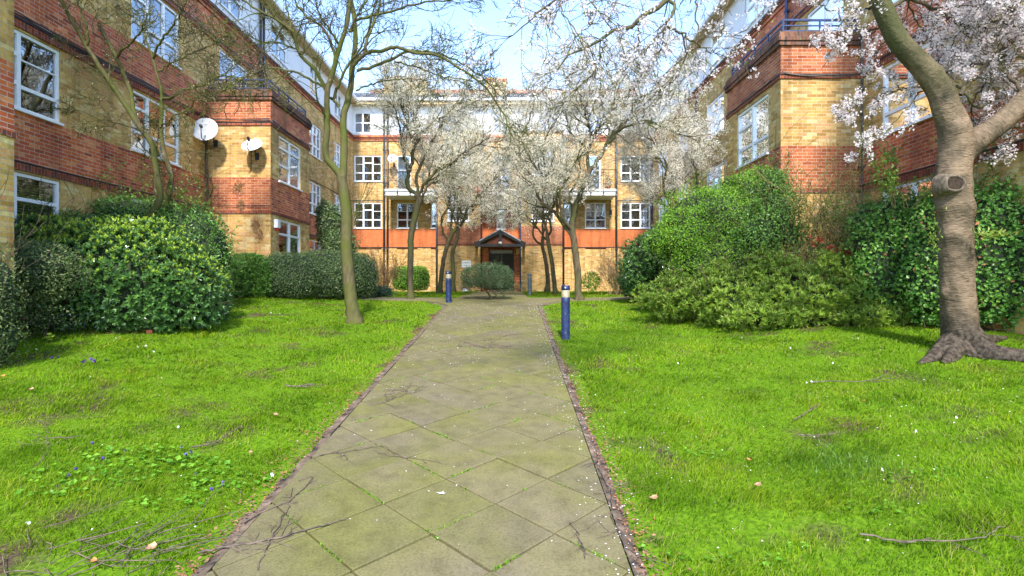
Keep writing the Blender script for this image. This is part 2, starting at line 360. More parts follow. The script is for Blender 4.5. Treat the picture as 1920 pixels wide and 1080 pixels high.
for reg in regions:
    big = [(-9,-9),(9,-9),(9,33),(-9,33)]
    for h in reg: big = clip(big, *h)
    # joint bed follows the ramp in short strips
    y0 = min(p[1] for p in big); y1 = max(p[1] for p in big)
    for a in np.arange(y0, y1, .5):
        row = clip(clip(big, 0, -1, -a), 0, 1, min(a+.5, y1))
        for xa in np.arange(-7, 7, .7):
            pl = clip(clip(row, -1, 0, -xa), 1, 0, xa+.7) if len(row) > 2 else []
            if len(pl) > 2: jb.add([(x, y, float(gz(x, y))+.006) for x, y in pl], [list(range(len(pl)))][0:1], 0)
    for i in range(-16, 17):
        for j in range(-22, 70):
            if (i+j) % 2: continue
            cx, cy = -.98+i*D/2, 4.246+j*D/2+D/2*1
            g = D/2-.0075-rnd.random()*.005
            pl = [(cx, cy-g), (cx+g, cy), (cx, cy+g), (cx-g, cy)]
            for h in reg: pl = clip(pl, *h)
            if len(pl) < 3 or abs(area(pl)) < .004: continue
            mx_, my_ = sum(p[0] for p in pl)/len(pl), sum(p[1] for p in pl)/len(pl)
            tx, ty, dz = rnd.gauss(0, .006), rnd.gauss(0, .006), rnd.gauss(0, .0025)
            top = []
            for x, y in pl: top.append((x, y, float(gz(x, y))+.03+dz+tx*(x-cx)+ty*(y-cy)))
            ins = [(x+(mx_-x)*.012, y+(my_-y)*.012, z+.003) for x, y, z in top]
            n = len(pl); V = [(x, y, z-.028) for x, y, z in top]+top+ins
            mb.add(V, [(k, (k+1) % n, n+(k+1) % n, n+k) for k in range(n)]+[(n+k, n+(k+1) % n, 2*n+(k+1) % n, 2*n+k) for k in range(n)], 0)
            mb.f.append((np.arange(n)[None]+mb.n-n, 0, None, False))
            if reg is regions[0]: NODES.append((cx, cy-D/2))
jb.v and jb.build('path_bed', JOINT, kind='structure')
mb.build('paving_path', SLAB, kind='structure')
# kerb stones, a strip of broken concrete either side
def kerb(pts, wd, name):
    mb = MB(); pts = [np.array(p, float) for p in pts]
    for a, b in zip(pts[:-1], pts[1:]):
        Ln = np.linalg.norm(b-a); t = (b-a)/Ln; nrm = np.array([-t[1], t[0]]); s = 0
        while s < Ln-.02:
            l = min(rnd.uniform(.5, .95), Ln-s); e0, e1 = a+t*(s+.008), a+t*(s+l-.006)
            j0, j1 = rnd.uniform(-.022, .02), rnd.uniform(-.022, .02); dz = rnd.uniform(-.012, .008)
            k = 6; inner = [e0+(e1-e0)*q/k for q in range(k+1)]
            outer = [p+nrm*(wd+j0+(j1-j0)*q/k+rnd.uniform(-.01, .01)) for q, p in enumerate(inner)]
            T = [(p[0], p[1], float(gz(*p))+.028+dz) for p in inner]+[(p[0], p[1], float(gz(*p))+.016+dz+rnd.uniform(-.006, .006)) for p in outer]
            Bt = [(x, y, z-.05) for x, y, z in T]; m = k+1
            mb.add(T+Bt, [(q, q+1, m+q+1, m+q) for q in range(k)]+[(m+q, m+q+1, 3*m+q+1, 3*m+q) for q in range(k)]+[(q+1, q, 2*m+q, 2*m+q+1) for q in range(k)]+[(0, m, 3*m, 2*m), (m+k, k, 2*m+k, 3*m+k)])
            s += l
    return mb.build(name, KERB, kind='structure')
kerb([(PX0-.012, -2), (PX0-.012, 16.0), (PX0-.75, 16.95)], .095, 'kerb')
kerb([(PX1+.75, 16.95), (PX1+.012, 16.0), (PX1+.012, -2)], .095, 'kerb')

# ---------------------------------------------------------------- grass
def inpoly(x, y, poly):
    c = np.zeros(len(x), bool); n = len(poly)
    for i in range(n):
        x0, y0 = poly[i][:2]; x1, y1 = poly[(i+1) % n][:2]
        if y0 == y1: continue
        k = ((y0 > y) != (y1 > y)) & (x < (x1-x0)*(y-y0)/(y1-y0)+x0); c ^= k
    return c
def hn(x, y, s, seed=0):
    """cheap smooth noise, roughly -1..1"""
    r = np.random.default_rng(seed); o = 0
    for k in range(6):
        a = r.uniform(0, 6.28); f = s*(1+.6*k); o = o+np.sin((x*math.cos(a)+y*math.sin(a))*f+r.uniform(0, 6.28)+1.5*np.sin((y*math.cos(a)-x*math.sin(a))*f*.6))/(1+.4*k)
    return o/2.6
g = lambda *p: G(*p)[:2]
LAWN_L = [(-7.2, 1.5), (-7.9, 7.0), g(0, 640), g(130, 630), g(300, 622), g(400, 600), g(440, 562), g(560, 555), g(690, 554), (-4.7, 17.0), (-2.7, 17.0), (-2.09, 15.9), (-2.09, 1.5)]
LAWN_R = [(.97, 1.5), (.97, 15.9), (1.6, 17.0), (3.9, 17.0), g(1160, 554), g(1235, 578), g(1300, 602), g(1500, 612), g(1700, 614), g(1920, 628), (7.9, 6.5), (7.4, 1.5)]
LAWN_LB = [(-7.4, 18.05), (-1.8, 18.05), (-1.8, 30.2), (-7.4, 30.2)]
LAWN_RB = [(.55, 18.05), (6.6, 18.05), (6.6, 30.2), (.55, 30.2)]
BARE = [(-3.05, 3.35, .62, .22), (-3.0, 3.4, .5, .2), (-2.6, 3.5, .4, .16), (1.35, 3.9, .55, .30), (2.0, 4.0, .5, .16), (-2.35, 5.6, .35, .2), (-6.1, 11.0, 1.3, .28), (-3.4, 5.0, .30, .12), (5.4, 5.2, .3, .15)]
BARE.append((*G(545, 730)[:2], .5, .14)); BARE.append((*G(665, 607)[:2], .3, .28)); BARE.append((*G(1800, 668)[:2], .7, .5))
EXCL = []
def grass_blades(poly, bands, hmul=1.0):
    xs = [p[0] for p in poly]; ys = [p[1] for p in poly]; out = []
    for y0, y1, dens, wd, hh in bands:
        a, b = max(y0, min(ys)), min(y1, max(ys))
        if b <= a: continue
        n = int((max(xs)-min(xs))*(b-a)*dens)
        x = rng.uniform(min(xs), max(xs), n); y = rng.uniform(a, b, n)
        k = int(n*.45); c = rng.integers(k, n, k)                       # tufts
        m = n//14; cc = rng.integers(0, m, k)+k
        x[:k] = x[cc]+rng.normal(0, .03, k); y[:k] = y[cc]+rng.normal(0, .03, k)
        ok = inpoly(x+hn(x, y, 3, 1)*.07, y+hn(x, y, 2.5, 2)*.07, poly) & (np.abs(x/y) < 1.02)
        for bx, by, rx, ry in BARE:
            q = ((x-bx)/rx)**2+((y-by)/ry)**2+hn(x, y, 9, 3)*.5
            ok &= ~((q < 1) & (rng.random(n) < .6))
        ok &= rng.random(n) < .80+.42*hn(x, y, 2.2, 5)+.25*hn(x, y, 8, 15)
        x, y = x[ok], y[ok]; n = len(x)
        h = hh*hmul*rng.uniform(.5, 1.15, n)*(1+.38*hn(x, y, 1.7, 4)+.25*hn(x, y, 6, 8)); h = np.maximum(h, .014)*(1+.9*(hn(x, y, 4.3, 12) > .62))
        out.append((x, y, h, np.full(n, wd)))
    x, y, h, wd = [np.concatenate([o[i] for o in out]) for i in range(4)]
    n = len(x); a = rng.uniform(0, 2*math.pi, n)+0; lean = rng.uniform(.2, 1.35, n)*h*1.1
    fa = 2.2*hn(x, y, 1.3, 6)+rng.normal(0, 1.0, n)
    dx, dy = np.cos(fa)*lean, np.sin(fa)*lean
    sx, sy = np.cos(a)*wd/2, np.sin(a)*wd/2; z = gz(x, y)-.004; Z = np.zeros(n)
    w0 = np.stack([sx, sy, Z], 1); b = np.stack([x, y, z], 1); m = b+np.stack([dx*.35, dy*.35, h*.6], 1); t = b+np.stack([dx, dy, h*rng.uniform(.75, 1, n)], 1)
    V = np.stack([b-w0, b+w0, m+w0*.8, m-w0*.8, t], 1).reshape(-1, 3); i = np.arange(n)[:, None]*5
    return V, i+np.array([[0, 1, 2, 3]]), i+np.array([[3, 2, 4]])
GCOL = [(.05,.115,.006),(.13,.26,.008),(.20,.36,.010),(.26,.43,.013),(.18,.33,.009),(.08,.17,.008),(.30,.44,.022),(.36,.35,.11),(.16,.29,.010)]
GRASS = leafmat('grass_blade', GCOL, trans=.52, rough=.6, spec=.06, patch=[(.68,.78,.7),(1.25,1.08,1)], pscale=1.3)
BN = [(1.5, 3.2, 1200, .008, .05), (3.2, 5.2, 6500, .0052, .050), (5.2, 8, 3300, .0076, .046), (8, 12, 1300, .0125, .047), (12, 17.2, 650, .019, .05), (17.2, 20, 600, .022, .035), (20, 31, 350, .028, .06)]
for poly in (LAWN_L, LAWN_R, LAWN_LB, LAWN_RB):
    V, f4, f3 = grass_blades(poly, BN); mb = MB(); mb.add(V, f4, 0); mb.f.append((f3, 0, None, False)); mb.build('grass', GRASS, kind='stuff')
def near_poly_points(poly, n, ylo, yhi):
    xs = [p[0] for p in poly]; x = rng.uniform(min(xs), max(xs), n); y = rng.uniform(ylo, yhi, n); k = inpoly(x, y, poly); return x[k], y[k]
# deeper green coarse tuft on the right lawn
def leaf_arrays(Pb, dr, nr, ln, wr, fold=.15):
    """Pb base (n,3), dr axis, nr approx normal, ln length, wr width/length"""
    n = len(Pb); dr = dr/(np.linalg.norm(dr, axis=1, keepdims=True)+1e-9); sd = np.cross(dr, nr); sd /= np.linalg.norm(sd, axis=1, keepdims=True)+1e-9
    up = np.cross(sd, dr); ln = np.broadcast_to(ln, (n,))[:, None]; W = ln*np.broadcast_to(wr, (n,))[:, None]*.5
    mid = Pb+dr*ln*.45
    V = np.stack([Pb, mid-sd*W+up*W*fold*2, Pb+dr*ln-up*ln*.08, mid+sd*W+up*W*fold*2], 1).reshape(-1, 3)
    i = np.arange(n)[:, None]*4
    return V, np.concatenate([i+np.array([[0, 2, 1]]), i+np.array([[0, 3, 2]])])
def unit(n, r=None):
    v = (r or rng).normal(size=(n, 3)); return v/np.linalg.norm(v, axis=1, keepdims=True)
# broad-leaved weeds and violets at lower left, clover bottom right
def weeds(spots, n, name, ln, m):
    mb = MB(); ps = []
    for (x, y, rx, ry) in spots:
        k = max(4, int(n*rx*ry)); t = rng.uniform(0, 6.28, k); r = np.sqrt(rng.random(k)); ps.append(np.stack([x+rx*r*np.cos(t), y+ry*r*np.sin(t)], 1))
    p = np.concatenate(ps); z = gz(p[:, 0], p[:, 1])+rng.uniform(.02, .055, len(p)); B = np.column_stack([p, z])
    dr = unit(len(p)); dr[:, 2] = np.abs(dr[:, 2])*.25; nr = np.tile([0, 0, 1.], (len(p), 1))+unit(len(p))*.35
    V, f = leaf_arrays(B, dr, nr, rng.uniform(.6, 1.2, len(p))*ln, rng.uniform(.75, 1.0, len(p))); mb.add(V, f, 0)
    return mb.build(name, m, kind='stuff')
WEED = leafmat('weed_leaf', [(.08,.24,.015),(.14,.33,.02),(.19,.40,.03),(.11,.28,.02)], trans=.35, rough=.4)
weeds([(*G(170, 900)[:2], .55, .22), (*G(260, 860)[:2], .5, .25), (*G(420, 910)[:2], .40, .18), (*G(110, 930)[:2], .35, .12), (*G(320, 950)[:2], .3, .1), (*G(360, 880)[:2], .35, .2)], 900, 'violet_leaves', .05, WEED)
weeds([(*G(1235, 1050)[:2], .22, .10), (*G(1390, 1060)[:2], .28, .08), (*G(1480, 1040)[:2], .2, .06), (*G(1720, 900)[:2], .35, .15), (*G(1300, 860)[:2], .3, .15)], 1100, 'clover', .034, WEED)
weeds([(*G(560, 810)[:2], .25, .1), (*G(1640, 960)[:2], .3, .1)], 900, 'clover', .035, WEED)
# moss in the slab joints
mb = MB(); pts = []
for (x, y) in NODES:
    if not (3 < y < 15): continue
    for sx, sy in ((1, 1), (-1, 1)):
        if rnd.random() < .65:
            a, b_ = sorted((rnd.random(), rnd.random())); k = int(190*(b_-a)*min(1, 7/y)) + 4
            t = rng.uniform(a, b_, k)*D/2; pts.append(np.stack([x+sx*t+rng.normal(0, .005, k), y+sy*t+rng.normal(0, .005, k)], 1))
p = np.concatenate(pts); p = p[(p[:, 0] > PX0+.02) & (p[:, 0] < PX1-.02)]
B = np.column_stack([p, gz(p[:, 0], p[:, 1])+.018]); dr = unit(len(p)); dr[:, 2] = np.abs(dr[:, 2])+.15
V, f = leaf_arrays(B, dr, unit(len(p)), rng.uniform(.014, .034, len(p)), .6); mb.add(V, f, 0)
mb.build('moss', leafmat('moss', [(.07,.15,.01),(.12,.24,.012),(.17,.30,.015)], trans=.2, rough=.9), kind='stuff')
# fallen petals: white specks on path and lawn
PETAL = leafmat('fallen_petal', [(.80,.76,.74),(.74,.66,.66),(.82,.80,.78)], trans=.2, rough=.7)
n = 2600; x = np.concatenate([rng.uniform(PX0-.15, PX1+.15, 900), rng.uniform(.9, 6.5, 600), rng.uniform(-6.5, -2.1, 120)]); y = np.concatenate([3+13.5*rng.random(900)**.5, 3.5+12*rng.random(600), 3.5+12*rng.random(120)])
ex = np.concatenate([PX1+rng.normal(.0, .12, 600)]); ey = 3+13*rng.random(600); x = np.concatenate([x, ex]); y = np.concatenate([y, ey]); n = len(x)
lawn = (x > PX1+.05) | (x < PX0-.05); B = np.column_stack([x, y, gz(x, y)+np.where(lawn, .045, .037)]); dr = unit(n); dr[:, 2] *= .1; nr = np.tile([0, 0, 1.], (n, 1))+unit(n)*.2
V, f = leaf_arrays(B, dr, nr, rng.uniform(.008, .017, n)*(1+y/22), .8); mb = MB(); mb.add(V, f, 0); mb.build('fallen_petals', PETAL, kind='stuff')
# leaf litter along the kerbs and hedge feet
n = 5000; s = rng.random(n); x = np.where(s < .5, PX1+.05+np.abs(rng.normal(0, .11, n)), PX0-.06-np.abs(rng.normal(0, .11, n))); y = 2.9+12*rng.random(n)**1.3
hx = np.concatenate([rng.uniform(-7.6, -5.5, 350), rng.uniform(4.3, 7.4, 350)]); hy = []
def edge_y(px): return G(px, np.interp(px, [0, 130, 300, 400, 440], [640, 630, 622, 600, 562]))[:2]
e = [edge_y(rnd.uniform(0, 440)) for _ in range(420)]+[G(q, np.interp(q, [1235, 1300, 1500, 1700, 1920], [578, 602, 612, 614, 628]))[:2] for q in rng.uniform(1240, 1900, 380)]
e = np.array(e)+rng.normal(0, .1, (800, 2)); x = np.concatenate([x, e[:, 0]]); y = np.concatenate([y, e[:, 1]]); n = len(x)
B = np.column_stack([x, y, gz(x, y)+rng.uniform(.02, .05, n)]); dr = unit(n); dr[:, 2] *= .25; nr = np.tile([0, 0, 1.], (n, 1))+unit(n)*.6
V, f = leaf_arrays(B, dr, nr, rng.uniform(.012, .035, n), .6); mb = MB(); mb.add(V, f, 0)
mb.build('leaf_litter', leafmat('dead_leaf', [(.14,.06,.03),(.22,.11,.06),(.32,.17,.10),(.10,.06,.04),(.30,.12,.05)], trans=.1, rough=.8), kind='stuff')
# ================================================================ buildings
MATS = [Y, RD, OR, RS, SOLD, COPE, WHITE, DARK, SLATE, TILE, SOFF, LEAD, OB, YF]
iY, iR, iO, iS, iSO, iC, iW, iD, iSL, iT, iSF, iL, iOB, iYF = range(14)
def wall(mb, p0, u, Ln, bands, opens=(), nrm=None, depth=.11, u0=0.0, back=None, reveal=None):
    """vertical wall: p0=(x,y) start, u unit direction, nrm outward; bands [(z0,z1,mat)]; opens [(a,b,z0,z1)] in metres along u"""
    us = sorted({0, Ln} | {v for o in opens for v in o[:2] if 0 < v < Ln}); zs = sorted({v for b in bands for v in b[:2]} | {v for o in opens for v in o[2:4]})
    zmin, zmax = bands[0][0], bands[-1][1]; zs = [z for z in zs if zmin <= z <= zmax]
    pt = lambda a, z, d=0: (p0[0]+u[0]*a-nrm[0]*d, p0[1]+u[1]*a-nrm[1]*d, z)
    flip = (u[1]*nrm[0]-u[0]*nrm[1]) < 0
    def Q(a, b, c, d, m, uv):
        if flip: a, b, c, d = d, c, b, a; uv = uv[::-1]
        mb.quad(a, b, c, d, m, uv)
    for a, b in zip(us[:-1], us[1:]):
        for z0, z1 in zip(zs[:-1], zs[1:]):
            am, zm = (a+b)/2, (z0+z1)/2
            if any(o[0] < am < o[1] and o[2] < zm < o[3] for o in opens): continue
            m = next((bd[2] for bd in bands if bd[0] < zm < bd[1]), 0)
            uo = u0
            Q(pt(a, z0), pt(b, z0), pt(b, z1), pt(a, z1), m, [(uo+a, z0), (uo+b, z0), (uo+b, z1), (uo+a, z1)])
    for a, b, z0, z1 in [o[:4] for o in opens]:
        m = reveal if reveal is not None else next((bd[2] for bd in bands if bd[0] <= (z0+z1)/2 < bd[1]), 0)
        for (a0, c0), (a1, c1) in (((a, z0), (a, z1)), ((b, z1), (b, z0)), ((a, z1), (b, z1)), ((b, z0), (a, z0))):
            Q(pt(a0, c0), pt(a1, c1), pt(a1, c1, depth), pt(a0, c0, depth), m, [(0, c0+a0), (0, c1+a1), (depth, c1+a1), (depth, c0+a0)])
        if back is not None:
            Q(pt(a, z0, depth), pt(b, z0, depth), pt(b, z1, depth), pt(a, z1, depth), back, [(a, z0), (b, z0), (b, z1), (a, z1)])
        else:                                                   # room box behind the glass, its shade put into the colour
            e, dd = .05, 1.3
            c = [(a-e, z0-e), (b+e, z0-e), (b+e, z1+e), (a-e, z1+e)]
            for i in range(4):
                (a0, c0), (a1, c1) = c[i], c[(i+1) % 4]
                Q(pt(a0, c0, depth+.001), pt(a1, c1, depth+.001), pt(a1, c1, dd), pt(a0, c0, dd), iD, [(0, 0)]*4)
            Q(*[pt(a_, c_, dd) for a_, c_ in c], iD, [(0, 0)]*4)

def window(parent, p0, u, nrm, a, b, z0, z1, cols, inside=None, open_leaf=False, setb=.06, sill=True, name='window'):
    """frame with mullions; cols = list of (share, [rows from the bottom as shares], slim) ; inside: blind/curtain/wood"""
    p0 = np.array(p0, float); U = np.array([u[0], u[1], 0.]); Z = np.array([0, 0, 1.]); Nn = np.array([nrm[0], nrm[1], 0.])
    o = np.array([p0[0], p0[1], 0.])-Nn*setb
    f = MB()
    def bar(a0, a1, c0, c1, th=.035, off=0): f.obox(o+U*(a0+a1)/2+Z*(c0+c1)/2-Nn*off, U*(a1-a0)/2, Nn*th, Z*(c1-c0)/2)
    fw = .065
    bar(a+.004, a+fw, z0+.004, z1-.004); bar(b-fw, b-.004, z0+.004, z1-.004); bar(a+fw, b-fw, z0+.004, z0+fw); bar(a+fw, b-fw, z1-fw, z1-.004)
    W = b-a; x = a; panes = []
    tot = sum(c[0] for c in cols)
    for i, (sh, rows) in enumerate(cols):
        x1 = x+W*sh/tot
        if i < len(cols)-1: bar(x1-.042, x1+.042, z0+fw, z1-fw, .038)
        s = sum(r if not isinstance(r, tuple) else r[0] for r in rows); z = z0
        for j, r in enumerate(rows):
            slim = isinstance(r, tuple); rv = r[0] if slim else r; zz = z+(z1-z0)*rv/s
            xa, xb = (x+fw if i == 0 else x+.042), (x1-fw if i == len(cols)-1 else x1-.042)
            if j < len(rows)-1: bar(xa, xb, zz-(.014 if slim else .034), zz+(.014 if slim else .034), .02 if slim else .036)
            z = zz
        x = x1
    if sill: f.obox(o+U*(a+b)/2+Z*(z0-.012)+Nn*(setb+.0), U*(W/2+.03), Nn*.055, Z*.022)
    fr = f.build(name, UPVC, parent)
    g_ = MB(); q = lambda a0, c0, off: tuple(o+U*a0+Z*c0-Nn*off)
    g_.quad(q(a+.03, z0+.03, .005), q(b-.03, z0+.03, .005), q(b-.03, z1-.03, .005), q(a+.03, z1-.03, .005)); g_.build('pane', GLASS, fr)
    if inside in ('blind', 'wood'):
        m = MB(); z = z1-.1; st = .05
        while z > z0+.06:
            m.obox(o+U*(a+b)/2+Z*z-Nn*.12, U*(W/2-.05), (Nn*.018+Z*.012), (Z*.0014)); z -= st
        m.build('blind', BLIND if inside == 'blind' else WOODB, fr)
    elif inside == 'curtain':
        k = 60
        for (ca, cb) in ((a+.02, a+W*rnd.uniform(.18, .38)), (b-W*rnd.uniform(.15, .35), b-.02)):
            t = np.linspace(0, 1, k); xs = ca+(cb-ca)*t; ds = .16+.035*np.sin(t*(cb-ca)*70)
            Vb = np.array([o+U*xx-Nn*dd+Z*(z0) for xx, dd in zip(xs, ds)]); Vt = Vb+Z*(z1-z0)
            m = MB(); m.add(np.concatenate([Vb, Vt]), [(i, i+1, k+i+1, k+i) for i in range(k-1)], 0, smooth=True)
            m.build('curtain', CURT, fr)
    elif inside == 'sheer':
        m = MB(); m.quad(q(a, z0, .17), q(b, z0, .17), q(b, z1, .17), q(a, z1, .17)); m.build('net_curtain', CURT, fr)
    return fr
three = [(1, [1, (1,), 1.0]), (1, [1, 1.15, .85]), (1, [1, (1,), 1.0])]
two = [(1, [1, (1.0,), 1.0]), (1, [1, (1.0,), 1.0])]
ZB = -3.2
YB = dict()
def bands_near(): return [(ZB, 2.13, iY), (2.13, 3.22, iR), (3.22, 4.78, iY), (4.78, 5.9, iR), (5.9, 7.5, iY), (7.5, 8.55, iR), (8.55, 10.35, iW)]
def bands_far(): return [(ZB, 2.13, iY), (2.13, 3.22, iR), (3.22, 8.3, iY), (8.3, 8.55, iR), (8.55, 10.35, iW)]
def strip(mb, lo, hi, m): mb.box(lo, hi, m)

def wing(side):
    """side -1 left wing (wall x=-9.2), +1 right wing (wall x=8.13)"""
    X = -9.2 if side < 0 else 8.13; n = (-side, 0); u = (0, 1)
    lab = ('long brick wing on the left with satellite dishes on its projecting bay' if side < 0 else 'long brick wing on the right behind the big cherry tree')
    T = thing('apartment_wing', lab, 'building', (X, 16, -.5))
    mb = MB()
    if side < 0:
        wn = [(9.45, 11.3), (13.4, 15.35)]; wf = [(21.3, 23.2), (25.2, 26.7), (28.7, 30.2)]; bay = (16.7, 19.9, -7.27); top = [(9.4, 11.2), (13.4, 14.9), (17.4, 18.9), (21.2, 22.7), (25.3, 26.4), (28.8, 30)]
        deck = (17.45, 19.3)
    else:
        wn = [(5.4, 7.0), (10.55, 12.2)]; wf = [(21.3, 23.2), (25.4, 27.1), (28.9, 30.8)]; bay = (12.9, 16.1, 6.25); top = [(6, 7.4), (10.6, 12), (14.1, 15.6), (17.9, 19.3), (21.2, 22.8), (25.3, 26.6), (28.8, 30.1)]
        deck = (13.6, 15.3)
    Y0 = 2.0; YM = 20.3; YE = 32.1
    on = []
    for a, b in wn: on += [(a, b, 3.26, 4.74), (a, b, 5.96, 7.46), (a, b, .62, 2.09)]
    on += [(deck[0], deck[1], 5.5, 7.42)]
    of = []
    for a, b in wf: of += [(a, b, 3.24, 4.72), (a, b, 5.95, 7.42), (a, b, .62, 2.05)]
    tn = [(a, b, 8.85, 10.12) for a, b in top]
    cut = lambda L_, lo, hi: [(a-lo, b-lo, c, d) for a, b, c, d in L_ if a >= lo and b <= hi]
    wall(mb, (X, Y0), u, YM-Y0, bands_near(), cut(on+tn, Y0, YM), n, u0=Y0)
    wall(mb, (X, YM), u, YE-YM, bands_far(), cut(of+tn, YM, YE), n, u0=YM)
    # back and end faces so the wing has a body
    xo = X+side*9
    mb.quad((X, Y0, ZB), (xo, Y0, ZB), (xo, Y0, 10.35), (X, Y0, 10.35), iY, [(0, ZB), (9, ZB), (9, 10.35), (0, 10.35)])
    mb.quad((xo, Y0, ZB), (xo, YE, ZB), (xo, YE, 10.35), (xo, Y0, 10.35), iY, [(Y0, ZB), (YE, ZB), (YE, 10.35), (Y0, 10.35)])
    mb.build('wall', MATS, T)
    s = MB()       # string courses, lead flashings and cornice
    def course(z0, z1, ya, yb, m=iSO, pr=.035, xx=X):
        x0, x1 = (xx-.02, xx+pr) if side < 0 else (xx-pr, xx+.02)
        s.box((x0, ya, z0), (x1, yb, z1), m)
    b0, b1, bx = bay
    for ya, yb in ((Y0, b0-.002), (b1+.002, YM)):
        course(4.78, 4.92, ya, yb); course(2.13, 2.27, ya, yb)
        course(4.93, 4.965, ya, yb, iL, .05); course(2.28, 2.30, ya, yb, iL, .045)
    course(2.13, 2.27, YM, YE); course(2.28, 2.30, YM, YE, iL, .045); course(4.78, 4.80, YM, YE, iL, .03)
    course(7.5, 7.62, Y0, YM, iSO, .035); course(7.63, 7.66, Y0, YM, iL, .05)
    course(8.30, 8.40, Y0, YE, iR, .05); course(8.40, 8.46, Y0, YE, iSO, .09); course(8.46, 8.55, Y0, YE, iC, .12)
    s.build('string_course', MATS, T)
    # projecting bays
    def mkbay(b0, b1, bx, front_open=(), side_open=(), rail=True):
        m = MB(); z5 = 5.55
        bd = [(ZB, 2.13, iYF if True else iY), (2.13, 3.22, iO), (3.22, 4.78, iYF), (4.78, z5, iS if side > 0 else iO)]
        bs = [(ZB, 2.13, iY), (2.13, 3.22, iR), (3.22, 4.78, iY), (4.78, z5, iS if side > 0 else iR)]
        w_ = abs(X-bx); xa = min(X, bx)
        wall(m, (xa, b0), (1, 0), w_, bd, front_open, (0, -1), u0=xa)
        wall(m, (bx, b0), (0, 1), b1-b0, bs, side_open, n, u0=b0)
        wall(m, (xa, b1), (1, 0), w_, bd, (), (0, 1), u0=xa)
        lo = (xa-(0 if side < 0 else .05), b0-.05, z5); hi = (xa+w_+(.05 if side < 0 else 0), b1+.05, z5+.10)
        m.box(lo, hi, iC)
        lo = (xa-(0 if side < 0 else .08), b0-.08, z5+.10); hi = (xa+w_+(.08 if side < 0 else 0), b1+.08, z5+.22)
        m.box(lo, hi, iC)
        lo = (xa-(0 if side < 0 else .045), b0-.045, z5+.22); hi = (xa+w_+(.045 if side < 0 else 0), b1+.045, z5+.32)
        m.box(lo, hi, iC)
        e = .035
        def ring(z0, z1, mt, e):
            m.box((xa-(0 if side < 0 else e), b0-e, z0), (xa+w_+(e if side < 0 else 0), b0+.01, z1), mt)
            x0, x1 = (bx-.01, bx+e) if side < 0 else (bx-e, bx+.01)
            m.box((x0, b0+.011, z0), (x1, b1+e, z1), mt)
        ring(4.78, 4.86, iSO, .03); ring(2.13, 2.21, iSO, .03); ring(4.862, 4.885, iL, .045)
        return m.build('bay', MATS, T)
    W2 = dict(cols=[(1, [1.2, 1.2, .9]), (1, [2.3, 1.0])], inside='blind')
    if side < 0:
        by = mkbay(b0, b1, bx, (), [(.6, 2.4, 3.22, 4.66), (.6, 2.4, .1, 2.04)])
        window(by, (bx, b0), u, n, .6, 2.4, 3.22, 4.66, [(1, [1.2, 1.2, .8]), (1, [2.4, .8])], 'blind')
        window(by, (bx, b0), u, n, .6, 2.4, .1, 2.04, [(1, [2.6, .8]), (1, [2.6, .8])], 'wood', name='french_window')
        mkbay(-1.0, 8.1, bx)
    else:
        by = mkbay(b0, b1, bx, (), [(.62, 2.5, 3.2, 4.68), (.62, 2.5, -.3, 2.04)])
        window(by, (bx, b0), u, n, .62, 2.5, 3.2, 4.68, [(1, [1.0, 2.2]), (1, [1, 1.2, 1.0])], 'sheer')
        window(by, (bx, b0), u, n, .62, 2.5, -.3, 2.04, [(1, [2.6, .8]), (1, [2.6, .8])], 'curtain', name='french_window')
    # navy railing along the terrace edge
    r = MB(); ins = .10; xr = bx+side*ins; xw = X-side*.05; ya, yb = b0+ins, b1-ins
    for i, z in enumerate((5.94, 6.06, 6.19)):
        tk = .022 if i == 2 else .014
        r.box((min(xr, xw), ya-tk, z-tk), (max(xr, xw), ya+tk, z+tk)); r.box((xr-tk, ya+tk+.001, z-tk), (xr+tk, yb, z+tk))
        r.box((min(xr, xw), yb+.001-tk, z-tk), (max(xr, xw), yb+.001+tk, z+tk))
    for k in range(3): xk = xr+(xw-xr)*(k/2.0); r.box((xk-.017, ya-.018, 5.86), (xk+.017, ya+.018, 6.21))
    for k in range(1, 5): yk = ya+(yb-ya)*k/4; r.box((xr-.018, yk-.017, 5.86), (xr+.018, yk+.017, 6.212))
    r.build('railing', NAVY, T)
    # windows
    kinds = ['curtain', 'blind', 'sheer', 'curtain', None, 'blind']; ki = 0
    W1 = [(1, [1.1, 1.2, 1.0]), (1, [1.0, (1.15,), 1.15])]
    for i, (a, b) in enumerate(wn):
        lay = W1 if i == 0 or side > 0 else [(1, [1.1, 1.3, .9]), (1, [1.1, 2.2]), (1, [1.1, 2.2])]
        window(T, (X, 0), u, n, a, b, 3.26, 4.74, lay, 'curtain' if side < 0 else 'wood' if i else 'curtain')
        window(T, (X, 0), u, n, a, b, 5.96, 7.46, lay, 'curtain')
        window(T, (X, 0), u, n, a, b, .62, 2.09, [(1, [2, 1]), (1.2, [2, 1])], 'blind')
    window(T, (X, 0), u, n, deck[0], deck[1], 5.5, 7.42, [(1, [1, 1.5]), (1, [1, 1.5])], 'sheer', sill=False, name='terrace_door')
    for i, (a, b) in enumerate(wf):
        for z0, z1 in ((3.24, 4.72), (5.95, 7.42), (.62, 2.05)):
            window(T, (X, 0), u, n, a, b, z0, z1, three if z0 > 1 else two, kinds[ki % 6]); ki += 1
    for a, b in top: window(T, (X, 0), u, n, a, b, 8.85, 10.12, [(1, [1, 1]), (1, [1, 1])], kinds[ki % 6]); ki += 1
    # eaves and roof
    rf = MB(); e = X-side*.4
    x0, x1 = sorted((e, X+side*.1)); rf.box((x0, Y0, 10.35), (x1, YE+.4, 10.43), iSF)
    x0, x1 = sorted((e-side*.10, e)); rf.box((x0, Y0, 10.36), (x1, YE, 10.50), iW)
    rf.quad((e, Y0, 10.50), (e, YE+1, 10.50), (X+side*4.5, YE+1, 12.6), (X+side*4.5, Y0, 12.6), iSL)
